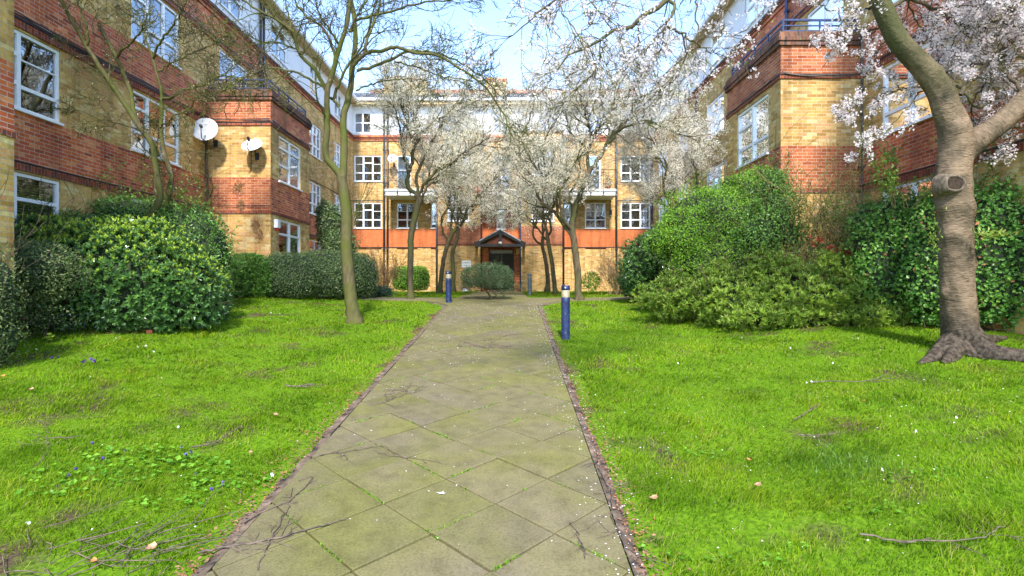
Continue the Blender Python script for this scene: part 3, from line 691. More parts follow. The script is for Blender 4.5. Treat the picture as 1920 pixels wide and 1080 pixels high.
    rf.quad((X+side*4.5, Y0, 12.6), (X+side*4.5, YE+1, 12.6), (X+side*9.4, YE+1, 10.5), (X+side*9.4, Y0, 10.5), iSL)
    x0, x1 = sorted((X+side*4.35, X+side*4.65)); rf.box((x0, Y0, 12.55), (x1, YE, 12.72), iT)
    rf.build('roof', MATS, T)
    # rainwater pipes
    for (yy, z0, z1, m, off) in ([(20.15, 5.9, 10.3, PIPE, .07), (20.42, 5.9, 10.3, PIPE, .07), (16.62, -1.2, 4.7, KERB, .03)] if side < 0 else [(12.84, -1.2, 5.9, KERB, .025), (16.3, 5.9, 10.3, NAVY, .07), (24.3, -.4, 8.3, PIPE, .07)]):
        p = MB(); xx = X-side*off; p.tube([(xx, yy, z0), (xx, yy, z1)], .045 if off > .05 else .022, 8)
        for zz in np.arange(z0+.3, z1, 1.8): p.box((xx-.06, yy-.06, zz), (xx+.06, yy+.06, zz+.05))
        p.build('downpipe', m, T)
    c = MB()
    if side > 0:
        t = np.linspace(0, 1, 24); zz = 4.93-.10*np.sin(t*math.pi)-.02*np.sin(t*9)
        c.tube(np.stack([bx+t*(X-bx), np.full(24, b0-.05), zz], 1), .011, 5)
        c.tube(np.stack([bx+t*(X-bx), np.full(24, b0-.06), zz-.03+.02*np.sin(t*7)], 1), .009, 5)
        t = np.linspace(0, 1, 20); c.tube(np.stack([np.full(20, bx-.05), b0+t*(b1-b0), 4.93-.06*np.sin(t*math.pi*2)**2], 1), .011, 5)
        t = np.linspace(0, 1, 30); c.tube(np.stack([np.full(30, X-.06), Y0+t*(b0-Y0), 4.99+.02*np.sin(t*20)], 1), .011, 5)
        c.build('cable', plain('grey_cable', (.10,.085,.07), .6), T)
    else:
        for q in range(3):
            t = np.linspace(0, 1, 40); c.tube(np.stack([np.full(40, X+.06), Y0+t*(b0-Y0), 4.99+.012*q+.025*np.sin(t*(17+3*q)+q)], 1), .011, 5)
            t = np.linspace(0, 1, 20); c.tube(np.stack([X+t*(bx-X), np.full(20, b0-.055), 4.93+.012*q+.02*np.sin(t*6+q)], 1), .010, 5)
            c.tube(np.stack([np.full(20, bx+.055), b0+t*(b1-b0), 4.93+.012*q-.05*np.sin(t*3.1)], 1), .012, 5)
        t = np.linspace(0, 1, 14); c.tube(np.stack([X+t*(bx-X), np.full(14, b0-.045), 2.36+.1*(1-t)**6], 1), .008, 5)
        c.tube([(-7.85, b0-.02, 4.15), (-7.84, b0-.02, 3.7), (-7.85, b0-.02, 3.42), (-7.92, b0-.02, 3.35)], .008, 5, )
        c.build('cable', LEAD, T)
    return T
LW = wing(-1); RW = wing(1)

# ---------------------------------------------------------------- rear block with the entrance
BY, FYB = 32.1, 30.4
X0, X1 = -9.2, 8.13
RB = thing('apartment_block', 'rear brick block facing the path with white top storey, balconies and gabled entrance', 'building', (-.6, 32, -.42))
mb = MB(); s = 32.4
ax = lambda px: (px-960)/s
ops = []; wins = []
def win(xa, xb, z0, z1, cols, inside): ops.append((ax(xa)-X0, ax(xb)-X0, z0, z1)); wins.append((ax(xa)-X0, ax(xb)-X0, z0, z1, cols, inside))
win(664, 716, 5.95, 7.45, three, 'curtain'); win(1164, 1219, 5.95, 7.45, three, 'curtain')
win(664, 716, 3.24, 4.72, three, None); win(1164, 1219, 3.24, 4.72, three, 'curtain')
win(744, 783, 3.24, 4.72, two, None); win(808, 826, 3.24, 4.72, [(1, [1])], 'sheer'); win(1050, 1070, 3.24, 4.72, [(1, [1, 1])], None); win(1097, 1136, 3.24, 4.72, two, 'curtain')
win(744, 770, 5.46, 7.45, [(1, [1.4, 1])], 'sheer'); win(1100, 1126, 5.46, 7.45, [(1, [1.4, 1])], 'sheer'); win(925, 957, 5.46, 7.45, [(1, [1]), (1, [1])], 'curtain')
win(931, 948, 3.2, 4.75, [(1, [1])], 'sheer')
for a, b in ((664, 696), (745, 775), (835, 867), (925, 957), (1010, 1042), (1100, 1130), (1175, 1207)): win(a, b, 8.75, 9.95, [(1, [1, 1]), (1, [1, 1])], 'sheer' if a % 2 else None)
cs, ce = ax(902)-X0, ax(976)-X0
bl = [(-1.5, 2.13, iYF), (2.13, 3.19, iOB), (3.19, 8.3, iYF), (8.3, 8.6, iR), (8.6, 10.3, iW)]
bc = [(-1.5, 2.13, iR), (2.13, 3.19, iOB), (3.19, 5.0, iR), (5.0, 8.3, iYF), (8.3, 8.6, iR), (8.6, 10.3, iW)]
door = (ax(918)-X0, ax(963)-X0, -.40, 1.95)
blank = [(ax(a)-X0, ax(b)-X0, z0, 2.07) for a, b, z0 in ((664, 716, -.1), (744, 783, -.1), (808, 826, -.15), (1050, 1072, -.15), (1097, 1136, -.1), (1164, 1219, -.1))]
def sel(Lx, a, b): return [(max(o[0], a)-a, min(o[1], b)-a, *o[2:4]) for o in Lx if o[0] >= a-.01 and o[1] <= b+.01]
for a, b, bd in ((0, cs, bl), (cs, ce, bc), (ce, X1-X0, bl)):
    wall(mb, (X0+a, BY), (1, 0), b-a, bd, sel(ops, a, b), (0, -1), u0=a)
mb2 = MB()
# blank infilled ground-floor openings: rebuilt as shallow recesses
for bd in (bl,): pass
mb.build('wall', MATS, RB)
p = MB()
for a, b, z0, z1 in blank:              # recess frames: brick piers stand 5 cm proud between the blocked openings
    pass
xs = sorted([(a, b, z0) for a, b, z0, z1 in blank]); cur = 0.02
segs = []
for a, b, z0 in xs:
    segs.append((cur, a)); q_ = MB(); q_.box((X0+a, BY-.055, -1.4), (X0+b, BY-.001, z0), iYF); q_.build('infill_sill', MATS, RB); cur = b
segs.append((cur, X1-X0-.02))
for a, b in segs:
    if b < a+.02: continue
    for (c, d) in ((a, min(b, cs)), (max(a, ce), b)):
        if d > c+.02: p = MB(); p.box((X0+c, BY-.06, -1.4), (X0+d, BY-.002, 2.10), iYF); p.build('pier', MATS, RB)
for a, b, z0, z1, cols, ins in wins: window(RB, (X0, BY), (1, 0), (0, -1), a, b, z0, z1, cols, ins)
# entrance: flat panel with the porch shade put into its colour, head light, door leaves
e = MB(); xa, xb = X0+door[0], X0+door[1]
e.box((xa, BY-.03, -.42), (xb, BY-.004, 1.95), 0); e.build('entrance_shade_panel', DARK, RB)
d = MB()
for k in range(3): xx = xa+(xb-xa)*k/2; d.box((xx-.03, BY-.07, -.42), (xx+.03, BY-.031, 1.8))
d.box((xa, BY-.07, 1.74), (xb, BY-.0305, 1.82)); d.box((xa, BY-.07, .5), (xb, BY-.0305, .56)); d.build('door', BLK, RB)
d = MB(); d.box((xa+.06, BY-.35, 1.78), (xb-.06, BY-.08, 1.95)); d.build('lintel_box', GREY, RB)
st = MB(); st.box((xa-.3, BY-1.0, -.6), (xb+.3, BY-.02, -.32)); st.build('doorstep', KERB, RB)
for sx in (ax(902)+.02, ax(964)):
    m = MB(); m.box((sx, BY-1.1, -1.2), (sx+(.46 if sx < -1 else .38), BY-.003, 2.10), iR); m.build('pillar', MATS, RB)
# projecting bays left and right of the entrance
s2 = F/FYB
bxn = lambda px: (px-960)/s2
for (a, b), wx in (((820, 901), (839, 880)), ((977, 1055), (997, 1039))):
    m = MB(); xa, xb = bxn(a), bxn(b)
    bd = [(-1.5, 2.13, iYF), (2.13, 3.19, iO), (3.19, 5.0, iYF), (5.0, 5.85, iO), (5.85, 8.3, iYF)]
    o = [(bxn(wx[0])-xa, bxn(wx[1])-xa, 3.45, 5.02), (bxn(wx[0])-xa, bxn(wx[1])-xa, 5.95, 7.4)]
    wall(m, (xa, FYB), (1, 0), xb-xa, bd, o, (0, -1), u0=xa)
    for xx, nn in ((xa, (-1, 0)), (xb, (1, 0))): wall(m, (xx, FYB), (0, 1), BY-FYB, bd, (), nn, u0=0)
    m.box((xa-.06, FYB-.06, 8.3), (xb+.06, BY, 8.42), iC); m.box((xa-.02, FYB-.03, 2.13), (xb+.02, FYB+.01, 2.2), iSO); m.box((xa-.02, FYB-.045, 2.203), (xb+.02, FYB+.01, 2.225), iL)
    by = m.build('bay', MATS, RB)
    for z0, z1 in ((3.45, 5.02), (5.95, 7.4)): window(by, (xa, FYB), (1, 0), (0, -1), o[0][0], o[0][1], z0, z1, two, None)
cn = MB()
cn.box((X0, BY-.07, 8.30), (X1, BY-.002, 8.40), iR); cn.box((X0, BY-.12, 8.40), (X1, BY-.002, 8.48), iSO); cn.box((X0, BY-.16, 8.48), (X1, BY-.002, 8.6), iR)
cn.box((X0, BY-.03, 2.05), (bxn(820)-.03, BY-.0015, 2.12), iSO); cn.box((bxn(1055)+.03, BY-.03, 2.05), (X1, BY-.0015, 2.12), iSO)
cn.box((X0, BY-.09, 2.122), (bxn(820)-.03, BY-.0015, 2.15), iL); cn.box((bxn(1055)+.03, BY-.09, 2.122), (X1, BY-.0015, 2.15), iL)
for a, b in ((655, 721), (1156, 1222)): cn.box((ax(a), BY-.02, 4.82), (ax(b), BY-.0015, 4.86), iL)
cn.build('cornice', MATS, RB)
r = MB(); r.box((X0, BY-.45, 10.3), (X1, BY, 10.46), iSF); r.box((X0, BY-.56, 10.47), (X1, BY-.4, 10.62), iW)
r.quad((X0-4, BY-.5, 10.6), (X1+4, BY-.5, 10.6), (X1+4, BY+4, 12.45), (X0-4, BY+4, 12.45), iSL)
r.quad((X0-4, BY+4, 12.45), (X1+4, BY+4, 12.45), (X1+4, BY+8.5, 10.6), (X0-4, BY+8.5, 10.6), iSL)
for k in range(60): xx = X0+(X1-X0)*k/60; r.box((xx+.01, BY+3.86+.02*(k % 2), 12.4), (xx+.28, BY+4.14, 12.62+.02*(k % 3)), iT)
rf = r.build('roof', MATS, RB)
for a, b, zt in ((722, 800, 12.95), (912, 950, 12.9)):
    c = MB(); sc = F/35; xa, xb = (a-960)/sc, (b-960)/sc
    c.box((xa, 34.6, 11.2), (xb, 35.6, zt-.25), iY); c.box((xa-.05, 34.55, zt-.25), (xb+.05, 35.65, zt-.1), iSO); c.box((xa, 34.6, zt-.1), (xb, 35.6, zt), iY)
    c.build('chimney', MATS, rf)
# balconies with slim dark railings
for a, b in ((721, 819), (902, 976), (1058, 1156)):
    s3 = F/30.5; xa, xb = (a-960)/s3, (b-960)/s3
    m = MB(); m.box((xa, 30.42, 4.88), (xb, BY-.002, 5.10), 0); m.box((xa-.0, 30.36, 5.10), (xb, BY-.002, 5.22), 0); bal = m.build('balcony', WHITE, RB)
    m = MB(); z0, z1 = 5.12, 6.25; yy = 30.31
    m.tube([(xa, yy, z1), (xb, yy, z1)], .022, 6); m.tube([(xa, yy, z1-.12), (xb, yy, z1-.12)], .012, 6); m.tube([(xa, yy, 5.32), (xb, yy, 5.32)], .012, 6)
    k = 4; ps = np.linspace(xa+.05, xb-.05, k+1)
    for q in ps: m.tube([(q, yy, 4.95), (q, yy, z1)], .018, 6); m.lathe((q, yy, 4.93), [(.02, 0), (.05, .02), (.05, .08), (.02, .1)], 8)
    for q0, q1 in zip(ps[:-1], ps[1:]): m.tube([(q0, yy, 5.32), (q1, yy, z1-.12)], .011, 5); m.tube([(q1, yy, 5.32), (q0, yy, z1-.12)], .011, 5)
    m.build('balcony_railing', PIPE, bal)
for px_, yy, z1, mt, z0 in ((720, BY-.12, 10.3, PIPE, -.3), (726.5, BY-.12, 10.3, PIPE, -.3), (819, FYB-.03, 5.0, PIPE, -.45), (901.5, FYB+.1, 8.2, PIPE, -.42), (976.5, FYB+.05, 8.2, NAVY, -.42), (1056.5, FYB-.03, 8.2, PIPE, -.45), (1156, BY-.12, 10.3, PIPE, -.3), (1213+9, BY-.12, 10.3, NAVY, .2)):
    m = MB(); xx = (px_-960)/F*yy; m.tube([(xx, yy, z0), (xx, yy, z1)], .055, 8)
    for zz in np.arange(z0+.4, z1, 1.9): m.box((xx-.075, yy-.07, zz), (xx+.075, yy+.07, zz+.07))
    m.build('downpipe', mt, RB)
# gabled porch canopy
sC = F/29.6; cx_ = lambda px: (px-960)/sC; xl, xr, xc = cx_(890), cx_(985), cx_(938); zt, ze = 2.85, 2.02
K = MB(); y0, y1 = 29.5, BY-.01
K.box((xl, y0, ze-.02), (xr, y0+.14, ze+.13)); K.box((xl, y0+.14, ze-.02), (xl+.14, 30.35, ze+.10)); K.box((xr-.14, y0+.14, ze-.02), (xr, 30.35, ze+.10))
for sg, xe in ((1, xl), (-1, xr)):
    a = np.array([xe, y0+.05, ze+.12]); b = np.array([xc, y0+.05, zt-.05]); dv = b-a; Ln = np.linalg.norm(dv); dv /= Ln; nn = np.cross([0, 1, 0], dv); K.obox((a+b)/2+nn*0, dv*Ln/2, np.array([0, .07, 0]), nn*.085)
K.box((xc-.075, y0-.03, ze+.13), (xc+.075, y0+.10, zt+.06))
can = K.build('canopy', BLK, RB)
m = MB()
for xe in (xl, xr):
    a = np.array([xe+.25*(1 if xe < xc else -1), 0, ze+.26]); b = np.array([xc, 0, zt+.05]); m.add([(a[0], y0-.05, a[2]), (b[0], y0-.05, b[2]), (b[0], BY-.02, b[2]), (a[0], BY-.02, a[2]), (a[0], y0-.05, a[2]+.06), (b[0], y0-.05, b[2]+.06), (b[0], BY-.02, b[2]+.06), (a[0], BY-.02, a[2]+.06)], [(0,1,5,4),(1,2,6,5),(2,3,7,6),(3,0,4,7),(4,5,6,7),(3,2,1,0)])
m.build('canopy_roof', GREY, can)
m = MB(); m.add([(xl+.5, y0+.15, ze+.1), (xr-.5, y0+.15, ze+.1), (xc, y0+.15, zt-.1)], [[0, 1, 2]], 0, [(0, 0), (2, 0), (1, .8)]); m.build('gable_infill', plain('brown_boarding', (.16,.045,.02), .7), can)
# security camera, notice, wall sign, intercom sign
T = thing('security_camera', 'small white dome camera on the front beam of the entrance canopy', 'camera', (xc, y0-.06, ze+.16))
m = MB(); m.lathe((xc, y0-.09, ze+.08), [(.02, 0), (.075, .02), (.10, .07), (.09, .13), (.03, .16)], 14); m.build('housing', WHITE, T)
m = MB(); m.lathe((xc, y0-.15, ze+.085), [(.012, 0), (.035, .01), (.035, .05), (.01, .06)], 10); m.build('lens', BLK, T)
xs_ = bxn(866)
T = thing('wall_sign', 'white rectangular sign with dark lettering on the brick bay behind the round shrub', 'sign', (xs_, FYB, .8))
z1s = (HY-488.5)/s2; z0s = (HY-501.5)/s2
m = MB(); m.box((xs_, FYB-.03, z0s), (xs_+.50, FYB-.004, z1s)); m.build('panel', WHITE, T)
m = MB(); hh = z1s-z0s
for fx, fz, wq, hq in ((.07,.62,.05,.12),(.13,.62,.03,.12),(.22,.60,.09,.16),(.34,.62,.04,.12),(.41,.62,.05,.12),(.50,.62,.05,.12),(.57,.62,.03,.12),(.14,.25,.07,.07),(.24,.25,.05,.07),(.31,.25,.09,.07),(.43,.25,.06,.07),(.52,.25,.08,.07)):
    m.box((xs_+fx*.72, FYB-.034, z0s+fz*hh), (xs_+(fx+wq*.8)*.72, FYB-.0301, z0s+(fz+hq)*hh))
m.build('lettering', LEAD, T)
yx = ax(966.5)+.04
T = thing('notice', 'small yellow notice on the red pillar to the right of the entrance', 'sign', (yx, BY-1.1, 1.4))
yl = (F/(BY-1.1)); m = MB(); m.box((yx, BY-1.125, (HY-476)/yl), (yx+.17, BY-1.102, (HY-466.5)/yl)); m.build('panel', plain('yellow_notice', (.62,.45,.10), .5), T)
m = MB()
for k in range(5): zq = (HY-475)/yl+.04+.045*k; m.box((yx+.03, BY-1.128, zq), (yx+.14-.02*(k % 2), BY-1.1252, zq+.012))
m.build('print', plain('brown_print', (.25,.12,.03), .6), T)
# ---------------------------------------------------------------- satellite dishes, alarm box, wall lamp
def dish(c, r, label, tilt, yaw, group='satellite dishes on the walls', armdir=1, sq=1.0, wall_y=None):
    T = thing('satellite_dish', label, 'satellite dish', (c[0], c[1]+.3, c[2]), group)
    n = np.array([math.sin(yaw)*math.cos(tilt), -math.cos(yaw)*math.cos(tilt), math.sin(tilt)]); a = np.cross([0, 0, 1.], n); a /= np.linalg.norm(a); b = np.cross(n, a)
    k = 32; rings = [0, .3, .6, .85, .97, 1.0]; V = [np.array(c)-n*.12*r]
    for q in rings[1:]:
        for t in np.linspace(0, 2*math.pi, k, endpoint=False): V.append(np.array(c)+a*math.cos(t)*r*q+b*math.sin(t)*r*q*sq+n*r*.12*(q*q-1))
    V2 = [v-n*.012 for v in V]; m = MB(); f3 = [(0, 1+i, 1+(i+1) % k) for i in range(k)]; f4 = []
    for j in range(len(rings)-2):
        for i in range(k): f4.append((1+j*k+i, 1+(j+1)*k+i, 1+(j+1)*k+(i+1) % k, 1+j*k+(i+1) % k))
    m.add(V, f3, 0, smooth=True); m.f.append((np.array(f4), 0, None, True)); n0 = m.n
    m.add(V2, [tuple(reversed(q)) for q in f3], 0, smooth=True); m.f.append((np.array(f4)[:, ::-1]+n0, 0, None, True))
    j = len(rings)-2; m.f.append((np.array([(1+j*k+i, n0+1+j*k+i, n0+1+j*k+(i+1) % k, 1+j*k+(i+1) % k) for i in range(k)]), 0, None, True))
    m.build('reflector', plain('grey_white_dish', (.60,.61,.63), .45, noise=.08), T)
    m = MB(); foc = np.array(c)+n*r*.75-b*r*.15; low = np.array(c)-b*r*sq*.95
    m.tube([low, low+n*r*.4-b*.03, foc], .014, 6); m.obox(foc, a*.03, n*.06, b*.03); m.build('feed_arm', LEAD, T)
    wy = wall_y if wall_y else c[1]+.45; m = MB(); m.tube([np.array(c)-n*.12*r, (c[0], wy-.12, c[2]-.05), (c[0], wy-.12, c[2]-.28), (c[0], wy, c[2]-.28)], .02, 6); m.box((c[0]-.06, wy-.012, c[2]-.38), (c[0]+.06, wy-.0005, c[2]-.16)); m.build('bracket', PIPE, T)
yb_ = 16.7
dish(P(472, 271, 16.35), .30, 'small grey oval satellite dish in the middle of the left bay', R(42), 0, wall_y=yb_)
dish(P(384, 242, 16.1), .36, 'larger white round satellite dish on a pole at the inner corner of the left bay', R(14), R(8), wall_y=yb_)
dish(P(735, 296.5, 31.5), .25, 'small grey satellite dish beside the pair of downpipes on the rear block', R(15), R(-5), wall_y=BY)
c = P(516.5, 419, 17.0)
T = thing('alarm_box', 'white alarm box with red base beside the ground-floor window of the left bay', 'alarm box', (-7.2, 17.0, 1.9))
m = MB(); m.box((-7.24, 16.86, 1.72), (-7.12, 17.06, 1.98)); m.build('cover', WHITE, T)
m = MB(); m.lathe((-7.18, 16.96, 1.62), [(.02, 0), (.05, .03), (.06, .098)], 12); m.build('strobe', plain('red_lens', (.45,.03,.02), .3), T)
c = P(1145, 397, BY-.1)
T = thing('wall_lamp', 'small black wall lamp between two lower windows of the rear block', 'lamp', c)
m = MB(); m.box((c[0]-.07, BY-.16, c[2]-.18), (c[0]+.07, BY-.003, c[2]+.1)); m.build('housing', BLK, T)
m = MB(); m.lathe((c[0], BY-.09, c[2]-.26), [(.03, 0), (.05, .02), (.05, .078)], 10); m.build('shade', plain('lamp_glass', (.5,.5,.48), .3), T)
# flowerpots on the balconies
for px_, yy, hh, cc in ((910, 31, .35, 'pink-flowered potted plant at the left end of the middle balcony'), (1140, 31, .55, 'leafy potted plant at the right end of the right balcony')):
    x = (px_-960)/F*yy; T = thing('potted_plant', cc, 'plant', (x, yy, 5.22)); m = MB(); m.lathe((x, yy, 5.222), [(.10, 0), (.15, .24), (.17, .25), (.15, .25), (.13, .2)], 12); m.build('pot', TILE, T)
    k = 260; B = np.array([x, yy, 5.45])+unit(k)*rng.random((k, 1))**.4*[.25, .2, hh*.8]+[0, 0, hh*.5]; V, f = leaf_arrays(B, unit(k), unit(k), .09, .5); m = MB(); m.add(V, f, 0); m.build('foliage', leafmat('pot_leaf', [(.05,.12,.03),(.10,.2,.04),(.5,.15,.25)]), T)
# ================================================================ bollards
def bollard_parts(T, c, h, r, style, mb_):
    m = MB()
    if style == 'blue':
        m.lathe(c, [(r, -.12), (r, h*.685), (r*1.02, h*.69), (r*1.02, h*.775), (r*.97, h*.78)], 24); m.build('post', mb_, T)
        m = MB(); m.lathe(c, [(r*.96, h*.78), (r*1.0, h*.80), (r*1.0, h*.90), (r*.96, h*.91)], 24); m.build('lens', LENS, T)
        m = MB(); m.lathe(c, [(r*.95, h*.91), (r*1.01, h*.912), (r*1.01, h*.99), (r*.95, h), (r*.2, h*1.0)], 24); m.build('cap', mb_, T)
        m = MB(); m.lathe((c[0]-.012, c[1]-r*.97, c[2]+h*.955), [(.001, -.014), (.013, -.008), (.013, .008), (.001, .014)], 10); m.build('bolt', WHITE, T)
    else:
        m.lathe(c, [(r, -.12), (r, h*.79), (r*.95, h*.80)], 20); m.build('post', mb_, T)
        m = MB(); m.lathe(c, [(r*.55, h*.80), (r*.9, h*.81), (r*.9, h*.9), (r*.5, h*.905)], 20); m.build('lens', LENS, T)
        m = MB(); m.lathe(c, [(r*1.12, h*.885), (r*1.15, h*.90), (r*1.05, h*.95), (r*.7, h*.985), (r*.2, h)], 20); m.build('cap', mb_, T)
LENS = plain('cloudy_bollard_lens', (.34,.30,.20), .35, noise=.12, scale=12)
def chipped(m, sc=30):
    t = m.node_tree; b = t.nodes['Principled BSDF']; src = b.inputs['Base Color'].links[0].from_socket; tc = N(t, 'ShaderNodeTexCoord')
    nz = N(t, 'ShaderNodeTexNoise'); nz.inputs['Scale'].default_value = sc; nz.inputs['Detail'].default_value = 6; L(t, tc.outputs['Object'], nz.inputs['Vector'])
    r = ramp(t, [(.64, (0,0,0)), (.68, (1,1,1))]); L(t, nz.outputs[0], r.inputs[0]); mx = N(t, 'ShaderNodeMix', data_type='RGBA'); L(t, r.outputs[0], mx.inputs[0]); L(t, src, mx.inputs[6]); mx.inputs[7].default_value = (.16,.15,.13,1); L(t, mx.outputs[2], b.inputs['Base Color']); return m
BLUE = plain('blue_bollard_paint', (.011,.024,.095), .5, noise=.4, scale=12)
GREYB = plain('grey_bollard_paint', (.10,.13,.13), .5)
SEC = 'bollard lights along the path'; chipped(BLUE); chipped(GREYB)
BOLS = [(1060.5, 636, 1.065, 'blue', 'nearest blue bollard light with cream lens on the right lawn'), (841, 569, .96, 'blue', 'blue bollard light at the left corner where the paths meet'),
        (993, 554.5, .82, 'grey', 'grey domed bollard light by the path to the entrance'), (894.5, 546.3, .86, 'blue', 'far blue bollard light half hidden behind the round olive shrub')]
for px_, py_, h, st, lab in BOLS:
    c = G(px_, py_); T = thing('bollard_light', lab, 'bollard', c, SEC); bollard_parts(T, c, h, .085 if st == 'blue' else .078, st, BLUE if st == 'blue' else GREYB)
# ================================================================ trees
def resample(pts, n):
    pts = np.asarray(pts, float)
    if len(pts) > 2:                       # Catmull-Rom
        p = np.concatenate([[2*pts[0]-pts[1]], pts, [2*pts[-1]-pts[-2]]]); o = []
        for i in range(1, len(p)-2):
            for t in np.linspace(0, 1, 8, endpoint=False):
                o.append(.5*((2*p[i])+(-p[i-1]+p[i+1])*t+(2*p[i-1]-5*p[i]+4*p[i+1]-p[i+2])*t*t+(-p[i-1]+3*p[i]-3*p[i+1]+p[i+2])*t**3))
        o.append(pts[-1]); pts = np.array(o)
    s = np.concatenate([[0], np.cumsum(np.linalg.norm(np.diff(pts[:, :3], axis=0), axis=1))]); t = np.linspace(0, s[-1], n)
    return np.stack([np.interp(t, s, pts[:, k]) for k in range(pts.shape[1])], 1)
class Tree:
    def __init__(s, seed): s.r = random.Random(seed); s.br = {}; s.tw = []; s.nr = np.random.default_rng(seed)
    def put(s, pts, rad, k):
        s.br.setdefault((len(pts), k), []).append((pts, rad))
    def limb(s, px, d0, d1, w0, w1, n=22, wob=.012, k=10, fat=1.0):
        """px: traced points; d0,d1 depth at both ends; w0,w1 widths in photo pixels"""
        m = len(px); q = []
        cum = [0]
        for a, b in zip(px[:-1], px[1:]): cum.append(cum[-1]+math.dist(a, b))
        for p, c in zip(px, cum):
            f = c/cum[-1]; d = d0+(d1-d0)*f; q.append((*P(p[0], p[1], d), (w0*(1-f)+w1*f)*fat*d/F/2))
        a = resample(q, n); a[1:-1, :3] += s.nr.normal(0, wob, (n-2, 3))
        s.put(a[:, :3], a[:, 3], k); return a
    def grow(s, p, d, Ln, r, lv, mx, c):
        n = (9, 7, 6, 5, 4)[min(lv, 4)]; pts = [p]; rr = [r]; d = np.array(d, float); R_ = s.r
        rmin = c.get('rmin', .004)
        for i in range(n-1):
            d = d+np.array([R_.gauss(0, c['wob']), R_.gauss(0, c['wob']), R_.gauss(0, c['wob'])+c['up']*(1 if lv < 2 else .6)])
            d /= math.sqrt(d@d); p = p+d*(Ln/(n-1)); pts.append(p); rr.append(max(rmin, r*(1-.8*(i+1)/(n-1))))
        pts = np.array(pts); s.put(pts, np.array(rr), 5 if lv <= 1 else (4 if lv == 2 else 3))
        if lv >= mx-1: s.tw.append(pts)
        if lv < mx:
            for _ in range(c['kids'][min(lv, len(c['kids'])-1)]):
                t = R_.uniform(.2, 1)**.8; i = min(n-2, int(t*(n-1))); q = pts[i]+(pts[i+1]-pts[i])*R_.random()
                s.grow(q, s.side(pts[i+1]-pts[i], c), Ln*R_.uniform(.38, .68), max(rmin, rr[i]*.62), lv+1, mx, c)
    def side(s, t, c):
        t = t/(math.sqrt(t@t)+1e-9); v = np.array([s.r.gauss(0, 1), s.r.gauss(0, 1), s.r.gauss(0, 1)]); v -= t*(v@t); v /= math.sqrt(v@v)+1e-9
        a = s.r.uniform(*c['ang']); return t*math.cos(a)+v*math.sin(a)
    def sprout(s, a, cnt, Ln, c, mx=3, t0=.25, tip=True):
        """grow cnt side branches from limb a beyond fraction t0"""
        n = len(a)
        for k in range(cnt):
            t = t0+(1-t0)*(k+s.r.random())/cnt; i = min(n-2, int(t*(n-1))); l = Ln*(1.15-.6*t)*s.r.uniform(.6, 1.25)
            s.grow(a[i, :3].copy(), s.side(a[i+1, :3]-a[i, :3], c), l, min(a[i, 3]*.6, l*.016), 1, mx, c)
        if tip:
            d = a[-1, :3]-a[-3, :3]
            for _ in range(3): s.grow(a[-1, :3].copy(), s.side(d, dict(ang=(.05, .5))), Ln*s.r.uniform(.6, .9), max(.004, a[-1, 3]*.85), 1, mx, c)
    def mesh(s):
        m = MB()
        for (n, k), L_ in s.br.items():
            V, f = tube_arrays(np.array([x[0] for x in L_]), np.array([x[1] for x in L_]), k); m.add(V, f, 0, smooth=True)
        return m
    def points(s, n, jit, w=None):
        seg = np.concatenate([np.stack([t[:-1], t[1:]], 1) for t in s.tw]); ln = np.linalg.norm(seg[:, 1]-seg[:, 0], axis=1)
        i = s.nr.choice(len(seg), n, p=ln/ln.sum()); t = s.nr.random((n, 1)); q = seg[i, 0]*(1-t)+seg[i, 1]*t
        return q+s.nr.normal(0, jit, (n, 3))
def flowers_small(pts, size, r, ratio=.85):
    n = len(pts); return leaf_arrays(pts, unit(n, r), unit(n, r)*.7+np.array([0, -.55, .65]), r.uniform(.6, 1.2, n)*size, r.uniform(.6, 1, n)*ratio, .25)
def star_flowers(pts, size, r):
    """five petals round a cupped centre"""
    n = len(pts); ax_ = unit(n, r)*.85+np.array([0, -.4, .35]); ax_ /= np.linalg.norm(ax_, axis=1, keepdims=True); a = np.cross(ax_, unit(n, r)); a /= np.linalg.norm(a, axis=1, keepdims=True); b = np.cross(ax_, a); R0 = (r.uniform(.75, 1.15, n)*size/2)[:, None]
    V = [pts-ax_*R0*.25]
    for k in range(10):
        t = k*math.pi/5; q = (1.0 if k % 2 == 0 else .52); V.append(pts+(a*math.cos(t)+b*math.sin(t))*R0*q+ax_*R0*(.25 if k % 2 == 0 else 0))
    V = np.stack(V, 1).reshape(-1, 3); i = np.arange(n)[:, None]*11
    return V, np.concatenate([i+np.array([[0, 1+k, 1+(k+1) % 10]]) for k in range(10)])
OLIVEB = barkmat('mossy_olive_bark', (.055,.045,.024), (.125,.105,.055), (.075,.085,.018), mossamt=.5)
GREYBK = barkmat('grey_brown_bark', (.05,.038,.025), (.125,.10,.062), (.075,.08,.025), mossamt=.45)
DARKBK = barkmat('dark_twig_bark', (.05,.038,.028), (.12,.09,.06), (.08,.09,.03), mossamt=.35)
BUD = leafmat('opening_bud', [(.38,.28,.17),(.50,.40,.28),(.30,.27,.10),(.55,.46,.38)], trans=.2)
CREAM = leafmat('cream_blossom', [(.84,.77,.60),(.92,.86,.72),(.94,.90,.80),(.86,.79,.64),(.94,.91,.83),(.62,.57,.34)], trans=.5, rough=.7, spec=.15)
CREAM2 = leafmat('white_blossom', [(.90,.84,.73),(.94,.89,.80),(.95,.92,.86),(.84,.77,.64),(.95,.91,.86)], trans=.5, rough=.7, spec=.15)
PINK = leafmat('pink_white_blossom', [(.82,.70,.71),(.89,.81,.82),(.92,.87,.88),(.86,.74,.77),(.92,.90,.91),(.90,.84,.86)], trans=.58, rough=.7, spec=.15)
YG = leafmat('young_leaf', [(.16,.26,.03),(.24,.34,.05),(.30,.36,.07),(.20,.22,.04)], trans=.4)
